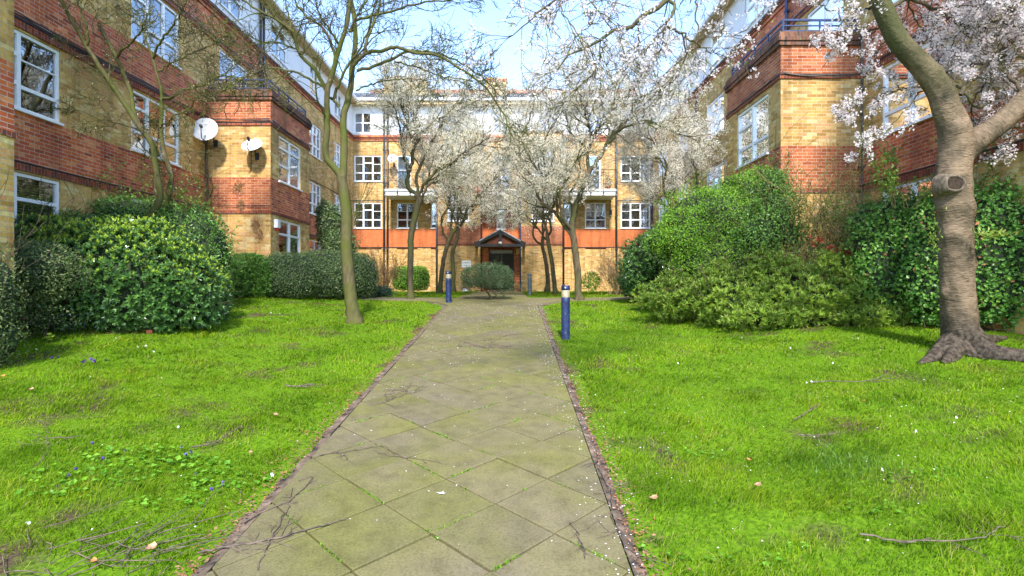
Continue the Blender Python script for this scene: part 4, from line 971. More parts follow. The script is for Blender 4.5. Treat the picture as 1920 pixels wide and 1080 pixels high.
def make_tree(label, cat, base, tr, bark, fl=(), group=None, name='tree'):
    T = thing(name, label, cat, base, group); tr.mesh().build('trunk', bark, T)
    for nm, V, f, m in fl:
        mb = MB(); mb.add(V, f, 0); mb.build(nm, m, T)
    return T
BARE_C = dict(wob=.20, up=.045, kids=[3, 5, 4, 3], ang=(.45, 1.05), rmin=.0052)
# --- tree with twin stems standing on the left lawn (bare, green bark)
t = Tree(21); D0 = 12.75
tr = [t.limb([(665, 612), (664, 598), (660, 575), (656, 545), (652, 500), (649, 450), (650, 405), (645, 365), (640, 332)], D0, D0, 24, 19, 30, .004, 14)]
tr0 = tr[0]; tr0[0:2, 3] *= 1.5; tr0[2:4, 3] *= 1.12
L1 = t.limb([(641, 336), (630, 318), (613, 298), (611, 270), (614, 235), (613, 200), (614, 170), (620, 150), (629, 115), (640, 80), (650, 45), (657, 0), (662, -70), (668, -130)], D0, D0-.6, 13, 5, 32, .006, 12)
R1 = t.limb([(642, 336), (645, 300), (645, 260), (644, 215), (654, 185), (661, 130), (667, 75), (664, 30), (655, -20), (648, -100)], D0, D0+.9, 15, 5, 30, .006, 12)
lim = [(L1, 9, 1.5), (R1, 8, 1.5)]
def LB(px, d1, w0=8, w1=2.5, cnt=9, l=1.15, d0=D0):
    a = t.limb(px, d0, d1, w0, w1, 24, .012, 8, .8); lim.append((a, cnt, l)); return a
LB([(611, 167), (590, 130), (562, 101), (551, 61), (513, 34), (470, 12), (435, -20)], 11.8, 10, 3.5, 12)
LB([(562, 101), (548, 62), (538, 18), (531, -20)], 12.6, 6, 2.5, 6, d0=12.4)
LB([(630, 108), (611, 61), (577, 31), (556, 6), (540, -30)], 13.4, 7, 3, 8)
LB([(660, 126), (684, 101), (712, 95), (745, 90), (776, 98), (822, 105), (868, 131), (914, 168), (941, 208), (958, 250)], 12.3, 10, 3, 17, 1.0)
LB([(669, 133), (690, 128), (715, 119), (738, 108), (761, 98), (800, 97), (850, 110), (900, 142)], 13.6, 8, 3, 12, 1.0)
LB([(740, 116), (775, 124), (822, 141), (880, 150)], 12.2, 4, 2, 7, .8, 13.2)
LB([(658, 60), (666, 40), (700, 30), (745, 18), (791, 6), (850, -2), (900, -6)], 12.3, 7, 2.5, 13)
LB([(682, 100), (687, 75), (694, 61), (700, 40), (712, 5), (715, -40)], 13.5, 8, 4, 9, d0=13.2)
LB([(605, 162), (587, 153), (550, 134), (501, 128), (460, 145), (425, 168), (400, 175)], 11.6, 6, 2, 13, 1.0)
LB([(596, 112), (575, 100), (545, 88), (505, 78), (470, 84), (440, 70)], 13.2, 5, 2, 11, 1.0)
LB([(626, 186), (634, 160), (646, 135), (656, 118), (672, 96), (690, 60)], 12.2, 7, 4, 5)
LB([(635, 201), (628, 190), (612, 178)], 12.75, 6, 5, 0)
LB([(640, 90), (618, 55), (598, 22), (590, -20)], 12.0, 6, 3, 8)
LB([(655, 60), (672, 25), (690, -5), (700, -50)], 13.2, 6, 3, 6)
LB([(668, 170), (690, 160), (720, 152), (760, 148), (800, 150)], 14.2, 4, 1.6, 6, .8)
for a, cnt, l in lim:
    if cnt: t.sprout(a, cnt, l, BARE_C, 3)
# young reddish suckers low on the trunk
for q in range(9):
    t.grow(np.array(P(664, 424-q*3, 12.7)), np.array([.35+.1*rnd.random(), rnd.gauss(0, .3), .8]), rnd.uniform(.7, 1.35), .009, 2, 3, dict(wob=.07, up=.05, kids=[2, 2, 2], ang=(.3, .7), rmin=.003))
b = t.points(3600, .018); V, f = flowers_small(b, .026, t.nr)
T = make_tree('bare twin-stemmed tree with green mossy bark standing alone on the left lawn', 'tree', G(665, 607), t, OLIVEB, [('buds', V, f, BUD)])

# --- two-stemmed tree rising out of the left shrubs in front of the wing
t = Tree(5); lim = []; D0 = 12.1
a = t.limb([(266, 470), (268, 430), (285, 400), (300, 372), (293, 315), (285, 268), (264, 242), (240, 205), (205, 152), (178, 110), (150, 65), (125, 20), (105, -20), (80, -70)], 12.1, 11.0, 13, 5, 40, .006, 10); lim.append((a, 10, .9))
t2 = t.limb([(302, 470), (304, 420), (312, 380), (321, 332), (308, 288), (302, 240), (304, 185), (293, 133), (278, 85), (262, 40)], 12.4, 13.0, 12, 3, 34, .006, 10); lim.append((t2, 9, .9))
for px, d0, d1, w0, w1, c, l in [
    ([(268, 245), (255, 228), (241, 163), (218, 107), (196, 67), (178, 22), (155, 0), (120, -30)], 11.9, 12.6, 9, 4, 10, .9),
    ([(163, 84), (165, 60), (159, 40), (148, 7), (150, -20)], 11.3, 11.0, 5, 3, 5, .7),
    ([(303, 186), (322, 181), (350, 168), (381, 159), (415, 142), (450, 150)], 12.8, 12.0, 6, 2, 12, .8),
    ([(266, 246), (240, 236), (185, 222), (150, 208), (115, 204)], 11.9, 11.2, 4, 1.5, 9, .7),
    ([(287, 110), (300, 80), (330, 40), (350, 0)], 12.9, 12.2, 5, 2.5, 11, .9), ([(293, 135), (320, 120), (360, 100), (410, 80)], 12.9, 13.4, 4, 2, 12, .8),
    ([(218, 110), (235, 90), (262, 60), (275, 30)], 12.2, 11.4, 4, 2, 9, .8), ([(300, 240), (330, 215), (352, 205), (372, 180)], 12.5, 11.8, 4, 2, 6, .6),
    ([(304, 400), (290, 340), (296, 260)], 12.4, 13.4, 5, 2, 5, .6)]:
    a = t.limb(px, d0, d1, w0, w1, 22, .012, 7); lim.append((a, c, l))
for a, cnt, l in lim: t.sprout(a, cnt, l, dict(BARE_C, up=.02, wob=.24), 3, .3)
b = t.points(3800, .02); V, f = flowers_small(b, .028, t.nr)
make_tree('leaning two-stemmed bare tree growing out of the left shrubs before the wing', 'tree', P(285, 430, 12.2), t, OLIVEB, [('buds', V, f, BUD)])

# --- snowy mespilus trees along the far path
BLO = dict(wob=.19, up=.05, kids=[4, 4, 4, 3], ang=(.4, 1.0), rmin=.0046)
def blossom_tree(seed, label, foot, trunk, limbs, nfl, size, bark=GREYBK, c=BLO, mx=3, m=CREAM, base=None, young=.06, group='blossoming trees along the far path', jit=.05):
    t = Tree(seed); li = []
    px, d, w0, w1 = trunk; a = t.limb(px, d, d, w0, w1, 26, .006, 10); a[0:2, 3] *= 1.45; a[2:3, 3] *= 1.15
    for px, d0, d1, w0, w1, cnt, l in limbs:
        a = t.limb(px, d0, d1, w0, w1, 20, .02, 7, 1.08); li.append((a, cnt, l))
    for a, cnt, l in li: t.sprout(a, int(cnt*1.15), l*1.08, c, mx, .2)
    k = int(nfl*.12); cl = t.points(nfl//7, jit*.6)               # flowers sit in little racemes
    i = t.nr.integers(0, len(cl), nfl-k); pts = np.concatenate([cl[i]+t.nr.normal(0, .05, (nfl-k, 3)), t.points(k, jit)])
    V, f = flowers_small(pts, size, t.nr); fl = [('blossom', V, f, m)]
    if young: V, f = flowers_small(t.points(int(nfl*young), .04), size, t.nr, .5); fl.append(('young_leaves', V, f, YG))
    return make_tree(label, 'tree', base or G(*foot), t, bark, fl, group)
blossom_tree(31, 'blossoming tree with straight slender trunk before the dark brown bush left of the path', (770, 561),
    ([(770, 562), (770, 545), (769, 523), (770, 482), (771, 442), (778, 407), (784, 381), (786, 368)], 17.6, 11, 12),
    [([(785, 372), (780, 365), (766, 352), (764, 335), (768, 322), (773, 305), (775, 285), (779, 272)], 17.6, 17.6, 8, 5.5, 3, .9),
     ([(779, 274), (770, 250), (762, 225), (750, 195), (740, 165)], 17.6, 16.8, 5, 2.5, 14, 1.3), ([(779, 272), (790, 250), (812, 230), (840, 212), (858, 196)], 17.6, 18.4, 5, 2.5, 15, 1.3),
     ([(775, 268), (780, 230), (781, 195), (786, 160)], 17.6, 17.9, 4.5, 2.5, 14, 1.3), ([(766, 326), (757, 290), (750, 255), (747, 225), (738, 200)], 17.6, 16.5, 4, 2, 11, 1.1),
     ([(785, 372), (782, 345), (786, 318), (806, 275), (825, 237), (850, 212), (875, 200)], 17.6, 18.9, 6, 2.5, 16, 1.3),
     ([(786, 372), (792, 352), (804, 335), (820, 318), (845, 305), (872, 285), (900, 270)], 17.6, 16.6, 6, 2.5, 16, 1.2),
     ([(788, 378), (797, 352), (822, 338), (845, 322), (884, 321)], 17.6, 18.8, 5, 2, 12, 1.0), ([(786, 385), (800, 350), (812, 300), (838, 262)], 17.6, 19.2, 4.5, 2, 12, 1.2)], 66000, .037)
blossom_tree(32, 'blossoming tree with crooked leaning trunk beside the left corner bollard', (824, 552),
    ([(824, 552), (827, 523), (831, 490), (838, 462), (847, 440), (856, 428)], 23.5, 9, 7),
    [([(856, 428), (870, 411), (876, 393), (897, 379), (915, 350)], 23.5, 22.5, 5, 2, 13, 1.5), ([(846, 442), (846, 407), (852, 381), (856, 340), (850, 300)], 23.5, 24, 4.5, 2, 14, 1.6),
     ([(840, 448), (829, 430), (829, 407), (841, 385), (834, 350), (820, 320)], 23.5, 22.5, 4, 2, 12, 1.4), ([(856, 428), (864, 390), (880, 345), (890, 300), (900, 260)], 23.5, 24.5, 4.5, 2, 17, 1.7),
     ([(876, 393), (905, 360), (930, 330), (945, 300)], 22.9, 24, 3.5, 1.6, 14, 1.5)], 26000, .044)
blossom_tree(33, 'pale-barked blossoming tree close to the brick bay left of the entrance', (849, 547),
    ([(849, 546), (850, 513), (848, 478), (852, 462), (857, 448), (859, 430)], 27, 9, 6),
    [([(859, 430), (858, 400), (868, 360), (880, 310), (885, 270)], 27, 26.5, 4.5, 2, 15, 2.0), ([(851, 475), (857, 430), (846, 390), (842, 350), (838, 300)], 27, 27.5, 4, 2, 14, 1.8),
     ([(859, 432), (880, 400), (905, 372), (925, 330)], 27, 28, 3.5, 1.6, 12, 1.6)], 23000, .052, m=CREAM2)
blossom_tree(34, 'blossoming tree with stout curved trunk on the right lawn behind the nearest bollard', (1087, 566),
    ([(1087, 567), (1084, 545), (1084, 523), (1080, 482), (1075, 446), (1072, 425)], 17.2, 14, 12),
    [([(1072, 428), (1074, 410), (1078, 391), (1090, 357), (1099, 335), (1110, 315), (1122, 298), (1132, 281)], 17.2, 17.2, 11, 7, 4, .9),
     ([(1131, 283), (1142, 258), (1140, 232), (1146, 215), (1152, 195)], 17.2, 17.8, 6, 3, 14, 1.3), ([(1133, 279), (1150, 258), (1158, 245), (1192, 230), (1230, 231), (1275, 252)], 17.2, 16.2, 6, 2.5, 17, 1.2),
     ([(1104, 325), (1103, 295), (1106, 277), (1115, 252), (1128, 236), (1141, 220), (1160, 190), (1190, 160)], 17.2, 18.6, 7, 3, 18, 1.3), ([(1106, 277), (1108, 250), (1102, 230), (1096, 208), (1090, 180)], 17.2, 16.4, 5, 2.5, 14, 1.3),
     ([(1104, 285), (1090, 267), (1070, 252), (1062, 225), (1050, 200)], 17.2, 18.2, 4.5, 2, 14, 1.2), ([(1073, 430), (1056, 413), (1051, 387), (1048, 362), (1060, 342), (1072, 320), (1082, 300)], 17.2, 16.4, 6.5, 3, 9, 1.0),
     ([(1075, 446), (1056, 421), (1042, 403), (1021, 385), (1007, 366), (1000, 343), (985, 310), (967, 280), (957, 240), (950, 215)], 17.2, 18.0, 7, 2.5, 20, 1.2),
     ([(1044, 405), (1046, 370), (1047, 357), (1028, 338), (1020, 305), (1018, 272), (1030, 245)], 17.2, 16.3, 5.5, 2.2, 15, 1.2), ([(1047, 357), (1010, 320), (980, 268), (990, 230), (1000, 200)], 16.9, 17.2, 5, 2.2, 15, 1.2),
     ([(1075, 420), (1080, 395), (1066, 370), (1085, 330), (1090, 280)], 17.2, 18.8, 4.5, 2, 8, 1.0), ([(1150, 250), (1180, 215), (1220, 190), (1260, 170)], 17.3, 18.6, 4.5, 2, 15, 1.2), ([(1152, 196), (1150, 160), (1135, 120), (1120, 95)], 17.8, 18.2, 3, 1.6, 13, 1.2), ([(1165, 185), (1190, 150), (1215, 120), (1235, 100)], 18, 18.8, 3, 1.6, 13, 1.2), ([(1096, 208), (1080, 170), (1060, 140), (1045, 115)], 16.6, 17.2, 3, 1.6, 12, 1.2)], 95000, .036)
blossom_tree(35, 'thin blossoming tree right of the entrance with S-shaped trunk near its neighbour', (1042, 553),
    ([(1042, 553), (1039, 530), (1036, 500), (1031, 470), (1027, 448), (1026, 436)], 21.5, 9, 7),
    [([(1026, 438), (1021, 417), (1017, 391), (1020, 360), (1030, 320)], 21.5, 22.3, 5, 2, 12, 1.4), ([(1024, 450), (1011, 432), (1001, 417), (981, 401), (950, 393), (925, 395)], 21.5, 20.8, 3.5, 1.5, 12, 1.0),
     ([(1027, 442), (1033, 430), (1030, 405), (1040, 370), (1035, 330)], 21.5, 21.0, 4.5, 2, 11, 1.3), ([(1020, 415), (1000, 385), (975, 360), (950, 340)], 21.5, 22.4, 3.5, 1.6, 13, 1.2)], 18000, .043)
blossom_tree(36, 'crooked blossoming tree closest to the brick bay right of the entrance', (1026, 548),
    ([(1026, 547), (1027, 520), (1022, 482), (1017, 462), (1018, 442)], 25, 9, 6),
    [([(1017, 460), (1002, 448), (1000, 430), (1006, 410), (990, 370), (985, 330)], 25, 24.5, 4, 2, 13, 1.7), ([(1018, 444), (1016, 400), (1005, 350), (1000, 300), (1005, 260)], 25, 25.6, 4, 2, 15, 1.8), ([(1018, 440), (1030, 400), (1045, 360), (1055, 310)], 25, 26, 3.5, 1.6, 11, 1.6)], 23000, .05, m=CREAM2)
blossom_tree(37, 'multi-stemmed blossoming tree behind the bright green bush on the right', None,
    ([(1278, 470), (1275, 440), (1270, 405)], 19.2, 10, 8),
    [([(1270, 408), (1255, 380), (1243, 350), (1250, 315), (1240, 287), (1225, 265)], 19.2, 18.4, 5, 2, 15, 1.2), ([(1272, 408), (1262, 345), (1265, 310), (1290, 285), (1297, 255), (1300, 225)], 19.2, 20.0, 5, 2, 16, 1.2),
     ([(1275, 410), (1300, 375), (1304, 325), (1300, 295)], 19.2, 18.2, 5, 2, 10, 1.1), ([(1270, 408), (1235, 370), (1210, 345), (1190, 320)], 19.2, 19.6, 4, 1.6, 13, 1.1), ([(1250, 320), (1230, 290), (1205, 265), (1190, 245)], 18.6, 19.4, 3.5, 1.6, 14, 1.2)],
    42000, .038, base=P(1278, 470, 19.2), group=None, c=dict(BLO, up=.03), m=CREAM2)
# ================================================================ the big cherry, lower right
def cherry_bark():
    m, t, b = mat('cherry_bark'); uv = N(t, 'ShaderNodeUVMap'); tc = N(t, 'ShaderNodeTexCoord')
    mp = N(t, 'ShaderNodeMapping'); mp.inputs['Scale'].default_value = (11, 44, 1); L(t, uv.outputs[0], mp.inputs[0])
    nz = N(t, 'ShaderNodeTexNoise'); nz.inputs['Scale'].default_value = 1.0; nz.inputs['Detail'].default_value = 4; nz.inputs['Distortion'].default_value = .8; L(t, mp.outputs[0], nz.inputs['Vector'])
    r = ramp(t, [(.29, (.05,.036,.026)), (.36, (.125,.092,.062)), (.5, (.168,.128,.088)), (.75, (.225,.175,.125))]); L(t, nz.outputs[0], r.inputs[0])
    n2 = N(t, 'ShaderNodeTexNoise'); n2.inputs['Scale'].default_value = 3.2; n2.inputs['Detail'].default_value = 7; L(t, tc.outputs['Object'], n2.inputs['Vector'])
    r2 = ramp(t, [(.34, (.42,.42,.38)), (.5, (.9,.85,.8)), (.64, (1.2,1.12,1.05))]); L(t, n2.outputs[0], r2.inputs[0])
    mx = N(t, 'ShaderNodeMix', data_type='RGBA', blend_type='MULTIPLY'); mx.inputs[0].default_value = 1; L(t, r.outputs[0], mx.inputs[6]); L(t, r2.outputs[0], mx.inputs[7])
    vc = N(t, 'ShaderNodeVertexColor'); vc.layer_name = 'dark'
    # rough dark bark at the root flare, moss on the upper limb: real differences of the bark
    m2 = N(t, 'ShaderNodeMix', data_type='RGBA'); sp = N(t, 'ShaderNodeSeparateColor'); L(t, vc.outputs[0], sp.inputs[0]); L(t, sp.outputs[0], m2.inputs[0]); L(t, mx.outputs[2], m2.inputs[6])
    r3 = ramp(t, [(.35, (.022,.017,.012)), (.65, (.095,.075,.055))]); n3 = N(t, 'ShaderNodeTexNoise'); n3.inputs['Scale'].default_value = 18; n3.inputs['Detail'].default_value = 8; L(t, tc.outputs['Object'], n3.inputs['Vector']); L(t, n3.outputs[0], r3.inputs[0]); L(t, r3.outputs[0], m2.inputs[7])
    m3 = N(t, 'ShaderNodeMix', data_type='RGBA'); L(t, sp.outputs[1], m3.inputs[0]); L(t, m2.outputs[2], m3.inputs[6]); m3.inputs[7].default_value = (.055,.060,.020,1)
    L(t, m3.outputs[2], b.inputs['Base Color']); b.inputs['Roughness'].default_value = .75; b.inputs['Specular IOR Level'].default_value = .2
    ad0 = N(t, 'ShaderNodeMath', operation='ADD'); L(t, n2.outputs[0], ad0.inputs[0]); L(t, n3.outputs[0], ad0.inputs[1]); ad = N(t, 'ShaderNodeMath', operation='ADD'); L(t, nz.outputs[0], ad.inputs[0]); L(t, ad0.outputs[0], ad.inputs[1])
    bp = N(t, 'ShaderNodeBump'); bp.inputs['Strength'].default_value = .8; bp.inputs['Distance'].default_value = .02; L(t, ad.outputs[0], bp.inputs['Height']); L(t, bp.outputs[0], b.inputs['Normal'])
    return m
CH = cherry_bark()
def thick(mb, C, k=36, n=90, lump=.05, seed=1, dark=None, squash=None, knots=()):
    """thick limb: C rows (x,y,z,r); returns vertex dark values"""
    a = resample(C, n); T_ = np.gradient(a[:, :3], axis=0); T_ /= np.linalg.norm(T_, axis=1, keepdims=True)
    A = np.zeros((n, 3)); v = np.array([0, -1, 0.])
    for i in range(n): v = v-T_[i]*(v@T_[i]); v /= np.linalg.norm(v); A[i] = v
    B = np.cross(T_, A); s_ = np.concatenate([[0], np.cumsum(np.linalg.norm(np.diff(a[:, :3], axis=0), axis=1))])
    t = np.linspace(0, 2*math.pi, k, endpoint=False); S, TT = np.meshgrid(s_, t, indexing='ij'); r = a[:, 3][:, None]*np.ones((n, k))
    x_, y_ = np.cos(TT)*2, np.sin(TT)*2
    r = r*(1+lump*(hn(x_+seed*3, y_+S*2.3, 1.1, seed)+.35*hn(x_*2+S*5, y_*2, 1.9, seed+1)))
    for (sk, tk, w_, amp) in knots:
        dt = np.angle(np.exp(1j*(TT-tk))); r = r+amp*np.exp(-((S-sk)/w_)**2-(dt*a[:, 3][:, None]/w_)**2)
    V = a[:, None, :3]+r[:, :, None]*(A[:, None]*np.cos(TT)[:, :, None]+B[:, None]*np.sin(TT)[:, :, None])
    f = []; uv = []
    ii, jj = np.meshgrid(np.arange(n-1), np.arange(k), indexing='ij'); j2 = (jj+1) % k
    F4 = np.stack([ii*k+jj, ii*k+j2, (ii+1)*k+j2, (ii+1)*k+jj], -1).reshape(-1, 4); rm = float(a[:, 3].mean())*6.28/k
    UV = np.stack([np.stack([jj*rm, s_[ii]], -1), np.stack([(jj+1)*rm, s_[ii]], -1), np.stack([(jj+1)*rm, s_[ii+1]], -1), np.stack([jj*rm, s_[ii+1]], -1)], 2).reshape(-1, 2)
    mb.add(V, F4, 0, UV, smooth=True); return a
def cpts(px, d0, d1):
    m = len(px); return [(*P(x, y, d0+(d1-d0)*i/(m-1)), w_*(d0+(d1-d0)*i/(m-1))/F/2) for i, (x, y, w_) in enumerate(px)]
DC = 8.1
mb = MB()
base = G(1802, 672)
main = [(1808, 700, 118), (1806, 672, 104), (1804, 655, 88), (1802, 635, 76), (1800, 600, 70), (1796, 550, 66), (1794, 500, 66), (1792, 450, 66), (1790, 400, 68), (1787, 370, 73), (1786, 350, 77), (1787, 325, 72), (1791, 300, 68), (1794, 270, 70), (1788, 235, 62), (1776, 205, 56), (1766, 175, 54), (1748, 148, 50), (1727, 122, 47), (1703, 98, 45), (1684, 75, 43), (1669, 45, 41), (1656, 15, 40), (1643, -15, 38), (1625, -60, 36), (1600, -130, 32), (1560, -220, 27)]
tk = [(x, y, z, r_*.82) for x, y, z, r_ in cpts(main, DC, DC-.3)]
a = thick(mb, tk, 56, 220, .05, 3, knots=[(2.42, .15, .13, .05), (2.05, -.9, .10, .03), (1.60, 1.25, .07, .05), (3.55, -.25, .09, .05), (2.4, 1.4, .1, .05), (2.45, -1.35, .1, .04), (4.4, .4, .08, .03), (1.2, -1.45, .06, .04)])
rl = cpts([(1790, 300, 50), (1812, 276, 50), (1840, 256, 44), (1866, 238, 40), (1895, 214, 37), (1925, 184, 35), (1965, 140, 32), (2020, 60, 28), (2080, -60, 22)], DC, DC-.5)
a2 = thick(mb, rl, 30, 60, .03, 5)
# buttress roots
roots = [[(1798, 625, 50), (1775, 652, 52), (1752, 672, 34), (1722, 690, 10)], [(1812, 620, 60), (1836, 650, 66), (1862, 668, 54), (1905, 684, 46), (1960, 706, 46), (2040, 740, 30)], [(1798, 640, 44), (1812, 676, 40), (1835, 700, 14), (1850, 706, 6)], [(1808, 640, 40), (1850, 652, 30), (1885, 660, 12)], [(1795, 640, 44), (1786, 674, 38), (1768, 696, 12)]]
dds = [(8.1, 7.6), (8.05, 7.0), (8.0, 7.5), (8.2, 8.6), (8.0, 7.5)]
for r_, (d0, d1) in zip(roots, dds):
    C = [(x, y, z, w_*.74) for x, y, z, w_ in cpts(r_, d0, d1)]; C2 = []
    for q, (x, y, z, w_) in enumerate(C):
        if q: z = float(gz(x, y))+w_*(.22 if q > 1 else .5)
        C2.append((x, y, z, w_))
    thick(mb, C2, 28, 40, .16, 9+len(C2)+int(d1*10))
CT = thing('cherry_tree', 'big pink-blossomed cherry with thick scarred grey trunk on the right lawn', 'tree', base)
tko = mb.build('trunk', CH, CT)
me = tko.data; ca = me.color_attributes.new('dark', 'FLOAT_COLOR', 'POINT'); co = np.zeros(len(me.vertices)*3); me.vertices.foreach_get('co', co); co = co.reshape(-1, 3)+OFF[CT]
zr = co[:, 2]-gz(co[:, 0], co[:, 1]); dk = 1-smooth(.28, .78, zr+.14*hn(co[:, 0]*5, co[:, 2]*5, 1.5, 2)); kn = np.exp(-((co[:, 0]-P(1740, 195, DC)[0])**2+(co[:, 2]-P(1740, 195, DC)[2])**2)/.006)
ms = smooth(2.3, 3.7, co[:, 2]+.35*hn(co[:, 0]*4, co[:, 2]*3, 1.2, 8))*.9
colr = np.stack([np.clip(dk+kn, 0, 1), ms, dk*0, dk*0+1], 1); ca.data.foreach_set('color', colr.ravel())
# sawn-off branch scar: ring of callus round dark heartwood
m = MB(); k = 28
pq = np.hypot(960+F*co[:, 0]/co[:, 1]-1789, HY-F*co[:, 2]/co[:, 1]-344); cc = co[pq < 9]; cc = cc[np.argmin(cc[:, 1])].copy(); cc[0] = (1789-960)/F*cc[1]; cc[2] = (HY-344)/F*cc[1]; cc[1] -= .04; t_ = np.linspace(0, 2*math.pi, k, endpoint=False)
ring = lambda rx, rz, dy: np.stack([cc[0]+rx*np.cos(t_)*(1+.06*np.cos(3*t_)), np.full(k, cc[1]+dy), cc[2]+rz*np.sin(t_)*(1+.10*np.cos(2*t_+.4))], 1)
Vs = np.concatenate([ring(.20, .18, .20), ring(.165, .145, .05), ring(.14, .122, .012), ring(.122, .106, .008), ring(.108, .092, .03)]); m.add(Vs, [(j*k+i, j*k+(i+1) % k, (j+1)*k+(i+1) % k, (j+1)*k+i) for j in range(4) for i in range(k)], 0, smooth=True); m.build('branch_scar', barkmat('callus_bark', (.05,.04,.03), (.19,.15,.11), scale=30), CT)
m = MB(); m.add(np.concatenate([ring(.112, .096, .022)]), [list(range(k))]); m.build('heartwood', barkmat('heartwood', (.018,.013,.01), (.055,.038,.028), scale=40), CT)
# flowering branches of the cherry
CHB = dict(wob=.13, up=-.015, kids=[3, 3, 3], ang=(.4, 1.0), rmin=.0045)
t = Tree(77); li = []
def CB(px, d0, d1, w0, w1, cnt, l): a = t.limb(px, d0, d1, w0, w1, 24, .012, 7); li.append((a, cnt, l))
CB([(1800, 178), (1817, 156), (1850, 120), (1890, 85), (1940, 55)], 8.2, 8.3, 9, 4, 12, .7)
CB([(1660, 20), (1700, 0), (1735, 8), (1768, 25), (1820, 55), (1880, 70)], 8.1, 8.9, 8, 3, 14, .7)
CB([(1645, -40), (1720, -60), (1790, -30), (1850, 0), (1920, 15)], 8, 8.3, 11, 4, 14, .75)
CB([(1650, -20), (1760, -90), (1850, -60), (1930, -30)], 8, 7.6, 11, 4, 12, .8)
CB([(1925, 190), (1900, 150), (1870, 125), (1830, 120), (1790, 130)], 7.8, 8.6, 8, 3, 12, .6)
CB([(1960, 140), (1920, 110), (1880, 105), (1850, 150), (1825, 190)], 7.8, 8.7, 7, 2.5, 9, .5)
CB([(1925, 190), (1935, 215), (1925, 245), (1905, 262)], 7.7, 8.0, 5, 2, 4, .4)
CB([(1735, 165), (1715, 185), (1690, 215), (1655, 255), (1640, 268)], 8.1, 7.9, 3, 1.5, 5, .32)
CB([(1755, 160), (1735, 162), (1705, 165), (1670, 172), (1630, 185), (1612, 195)], 8.2, 8.3, 4, 1.8, 9, .4)
CB([(1668, 45), (1640, 55), (1610, 62), (1585, 75)], 8.1, 8.0, 4, 1.8, 5, .35)
CB([(1650, 0), (1620, 20), (1590, 10), (1560, 20), (1535, 5)], 8.1, 8.0, 6, 2, 8, .45)
CB([(1672, 55), (1650, 90), (1640, 115)], 8.1, 8.4, 3, 1.5, 3, .25)
CB([(1700, -80), (1690, -30), (1720, 40), (1745, 80)], 8.2, 8.9, 5, 2, 8, .5)
CB([(1850, -60), (1840, 20), (1800, 60), (1780, 90), (1765, 105)], 8.1, 8.8, 5, 2, 9, .5)
CB([(1794, 160), (1830, 200), (1860, 190), (1900, 170)], 8.3, 8.5, 5, 2, 7, .4)
CB([(1925, 60), (1870, 40), (1820, 60), (1790, 100)], 8.1, 8.9, 5, 2, 11, .5)
CB([(1960, 0), (1900, 20), (1850, 15), (1800, -10)], 8.1, 8.9, 5, 2, 11, .5)
for a, cnt, l in li: t.sprout(a, cnt, l, CHB, 3, .15)
# overhead boughs of the same tree, reaching over the path
nA = len(t.tw)
li = []
CB([(1560, -220), (1450, -190), (1340, -110), (1266, -25), (1249, 6), (1221, 17), (1193, 37), (1179, 51), (1137, 60), (1109, 84), (1064, 104), (1045, 130)], 7.7, 5.7, 24, 2.5, 17, .75)
CB([(1256, 2), (1266, 14), (1252, 37), (1246, 51), (1236, 62), (1221, 82)], 6.3, 5.8, 6.5, 2.5, 6, .5)
CB([(1246, 48), (1277, 62), (1311, 84), (1340, 100)], 6.2, 6.4, 5, 2, 7, .55)
CB([(1300, -60), (1230, -50), (1160, -30), (1110, 5), (1135, 30), (1155, 48)], 6.6, 5.6, 7, 2, 9, .6)
CB([(1340, -110), (1240, -95), (1130, -70), (1036, 3), (996, 37), (962, 66)], 6.9, 5.6, 9, 2, 17, .62)
CB([(1180, -80), (1100, -40), (1050, -5), (1060, 30), (1080, 60)], 6.5, 5.4, 5, 2, 9, .55)
CB([(1420, -150), (1390, -70), (1372, -15), (1350, 30)], 7.3, 6.6, 9, 2, 6, .4)
CB([(1480, -180), (1470, -90), (1450, -40), (1440, -15)], 7.5, 7.0, 9, 2.5, 5, .4)
CB([(1400, -140), (1330, -50), (1305, 10), (1310, 60), (1305, 100)], 7.3, 6.6, 6, 2, 7, .42)
CB([(1193, 37), (1200, 70), (1180, 110), (1160, 150)], 6.1, 5.9, 3.5, 1.5, 6, .45)
CB([(1064, 104), (1080, 70), (1120, 40)], 5.8, 6.3, 3, 1.5, 5, .4)
CB([(1246, 51), (1240, 90), (1215, 130), (1190, 165)], 6.1, 6.4, 3.5, 1.5, 8, .5)
CB([(1277, 60), (1285, 100), (1270, 140), (1240, 170)], 6.3, 6.7, 3.5, 1.5, 9, .5)
CB([(1137, 60), (1130, 100), (1110, 140), (1085, 165)], 6.0, 6.3, 3, 1.5, 7, .5)
for a, cnt, l in li: t.sprout(a, cnt, l, dict(CHB, up=-.03, rmin=.003, kids=[3, 3, 2]), 3, .4)
t.mesh().build('branches', barkmat('cherry_twig', (.045,.035,.025), (.12,.09,.06), (.08,.09,.03), mossamt=.3), CT)
tw = t.tw; t.tw = tw[:nA]
def umbels(t, ncl, per, size, spread):
    cl = t.points(ncl, .03); i = np.repeat(np.arange(ncl), per); d = unit(ncl*per, t.nr); return star_flowers(cl[i]+d*spread*t.nr.uniform(.5, 1, (ncl*per, 1)), size, t.nr)
V1, f1 = umbels(t, 3300, 11, .034, .055); t.tw = tw[nA:]; V2, f2 = umbels(t, 1500, 5, .031, .036)
mb = MB(); mb.add(V1, f1); mb.add(V2, f2); mb.build('blossom', PINK, CT)
t.tw = tw; V, f = leaf_arrays(t.points(900, .04), unit(900), unit(900), .04, .45); mb = MB(); mb.add(V, f); 
B = np.array(P(1862, 440, 7.6))+rng.normal(0, 1, (60, 3))*[.12, .04, .03]; V, f = leaf_arrays(B, unit(60)+[.8, 0, .3], unit(60), .08, .4); mb.add(V, f)
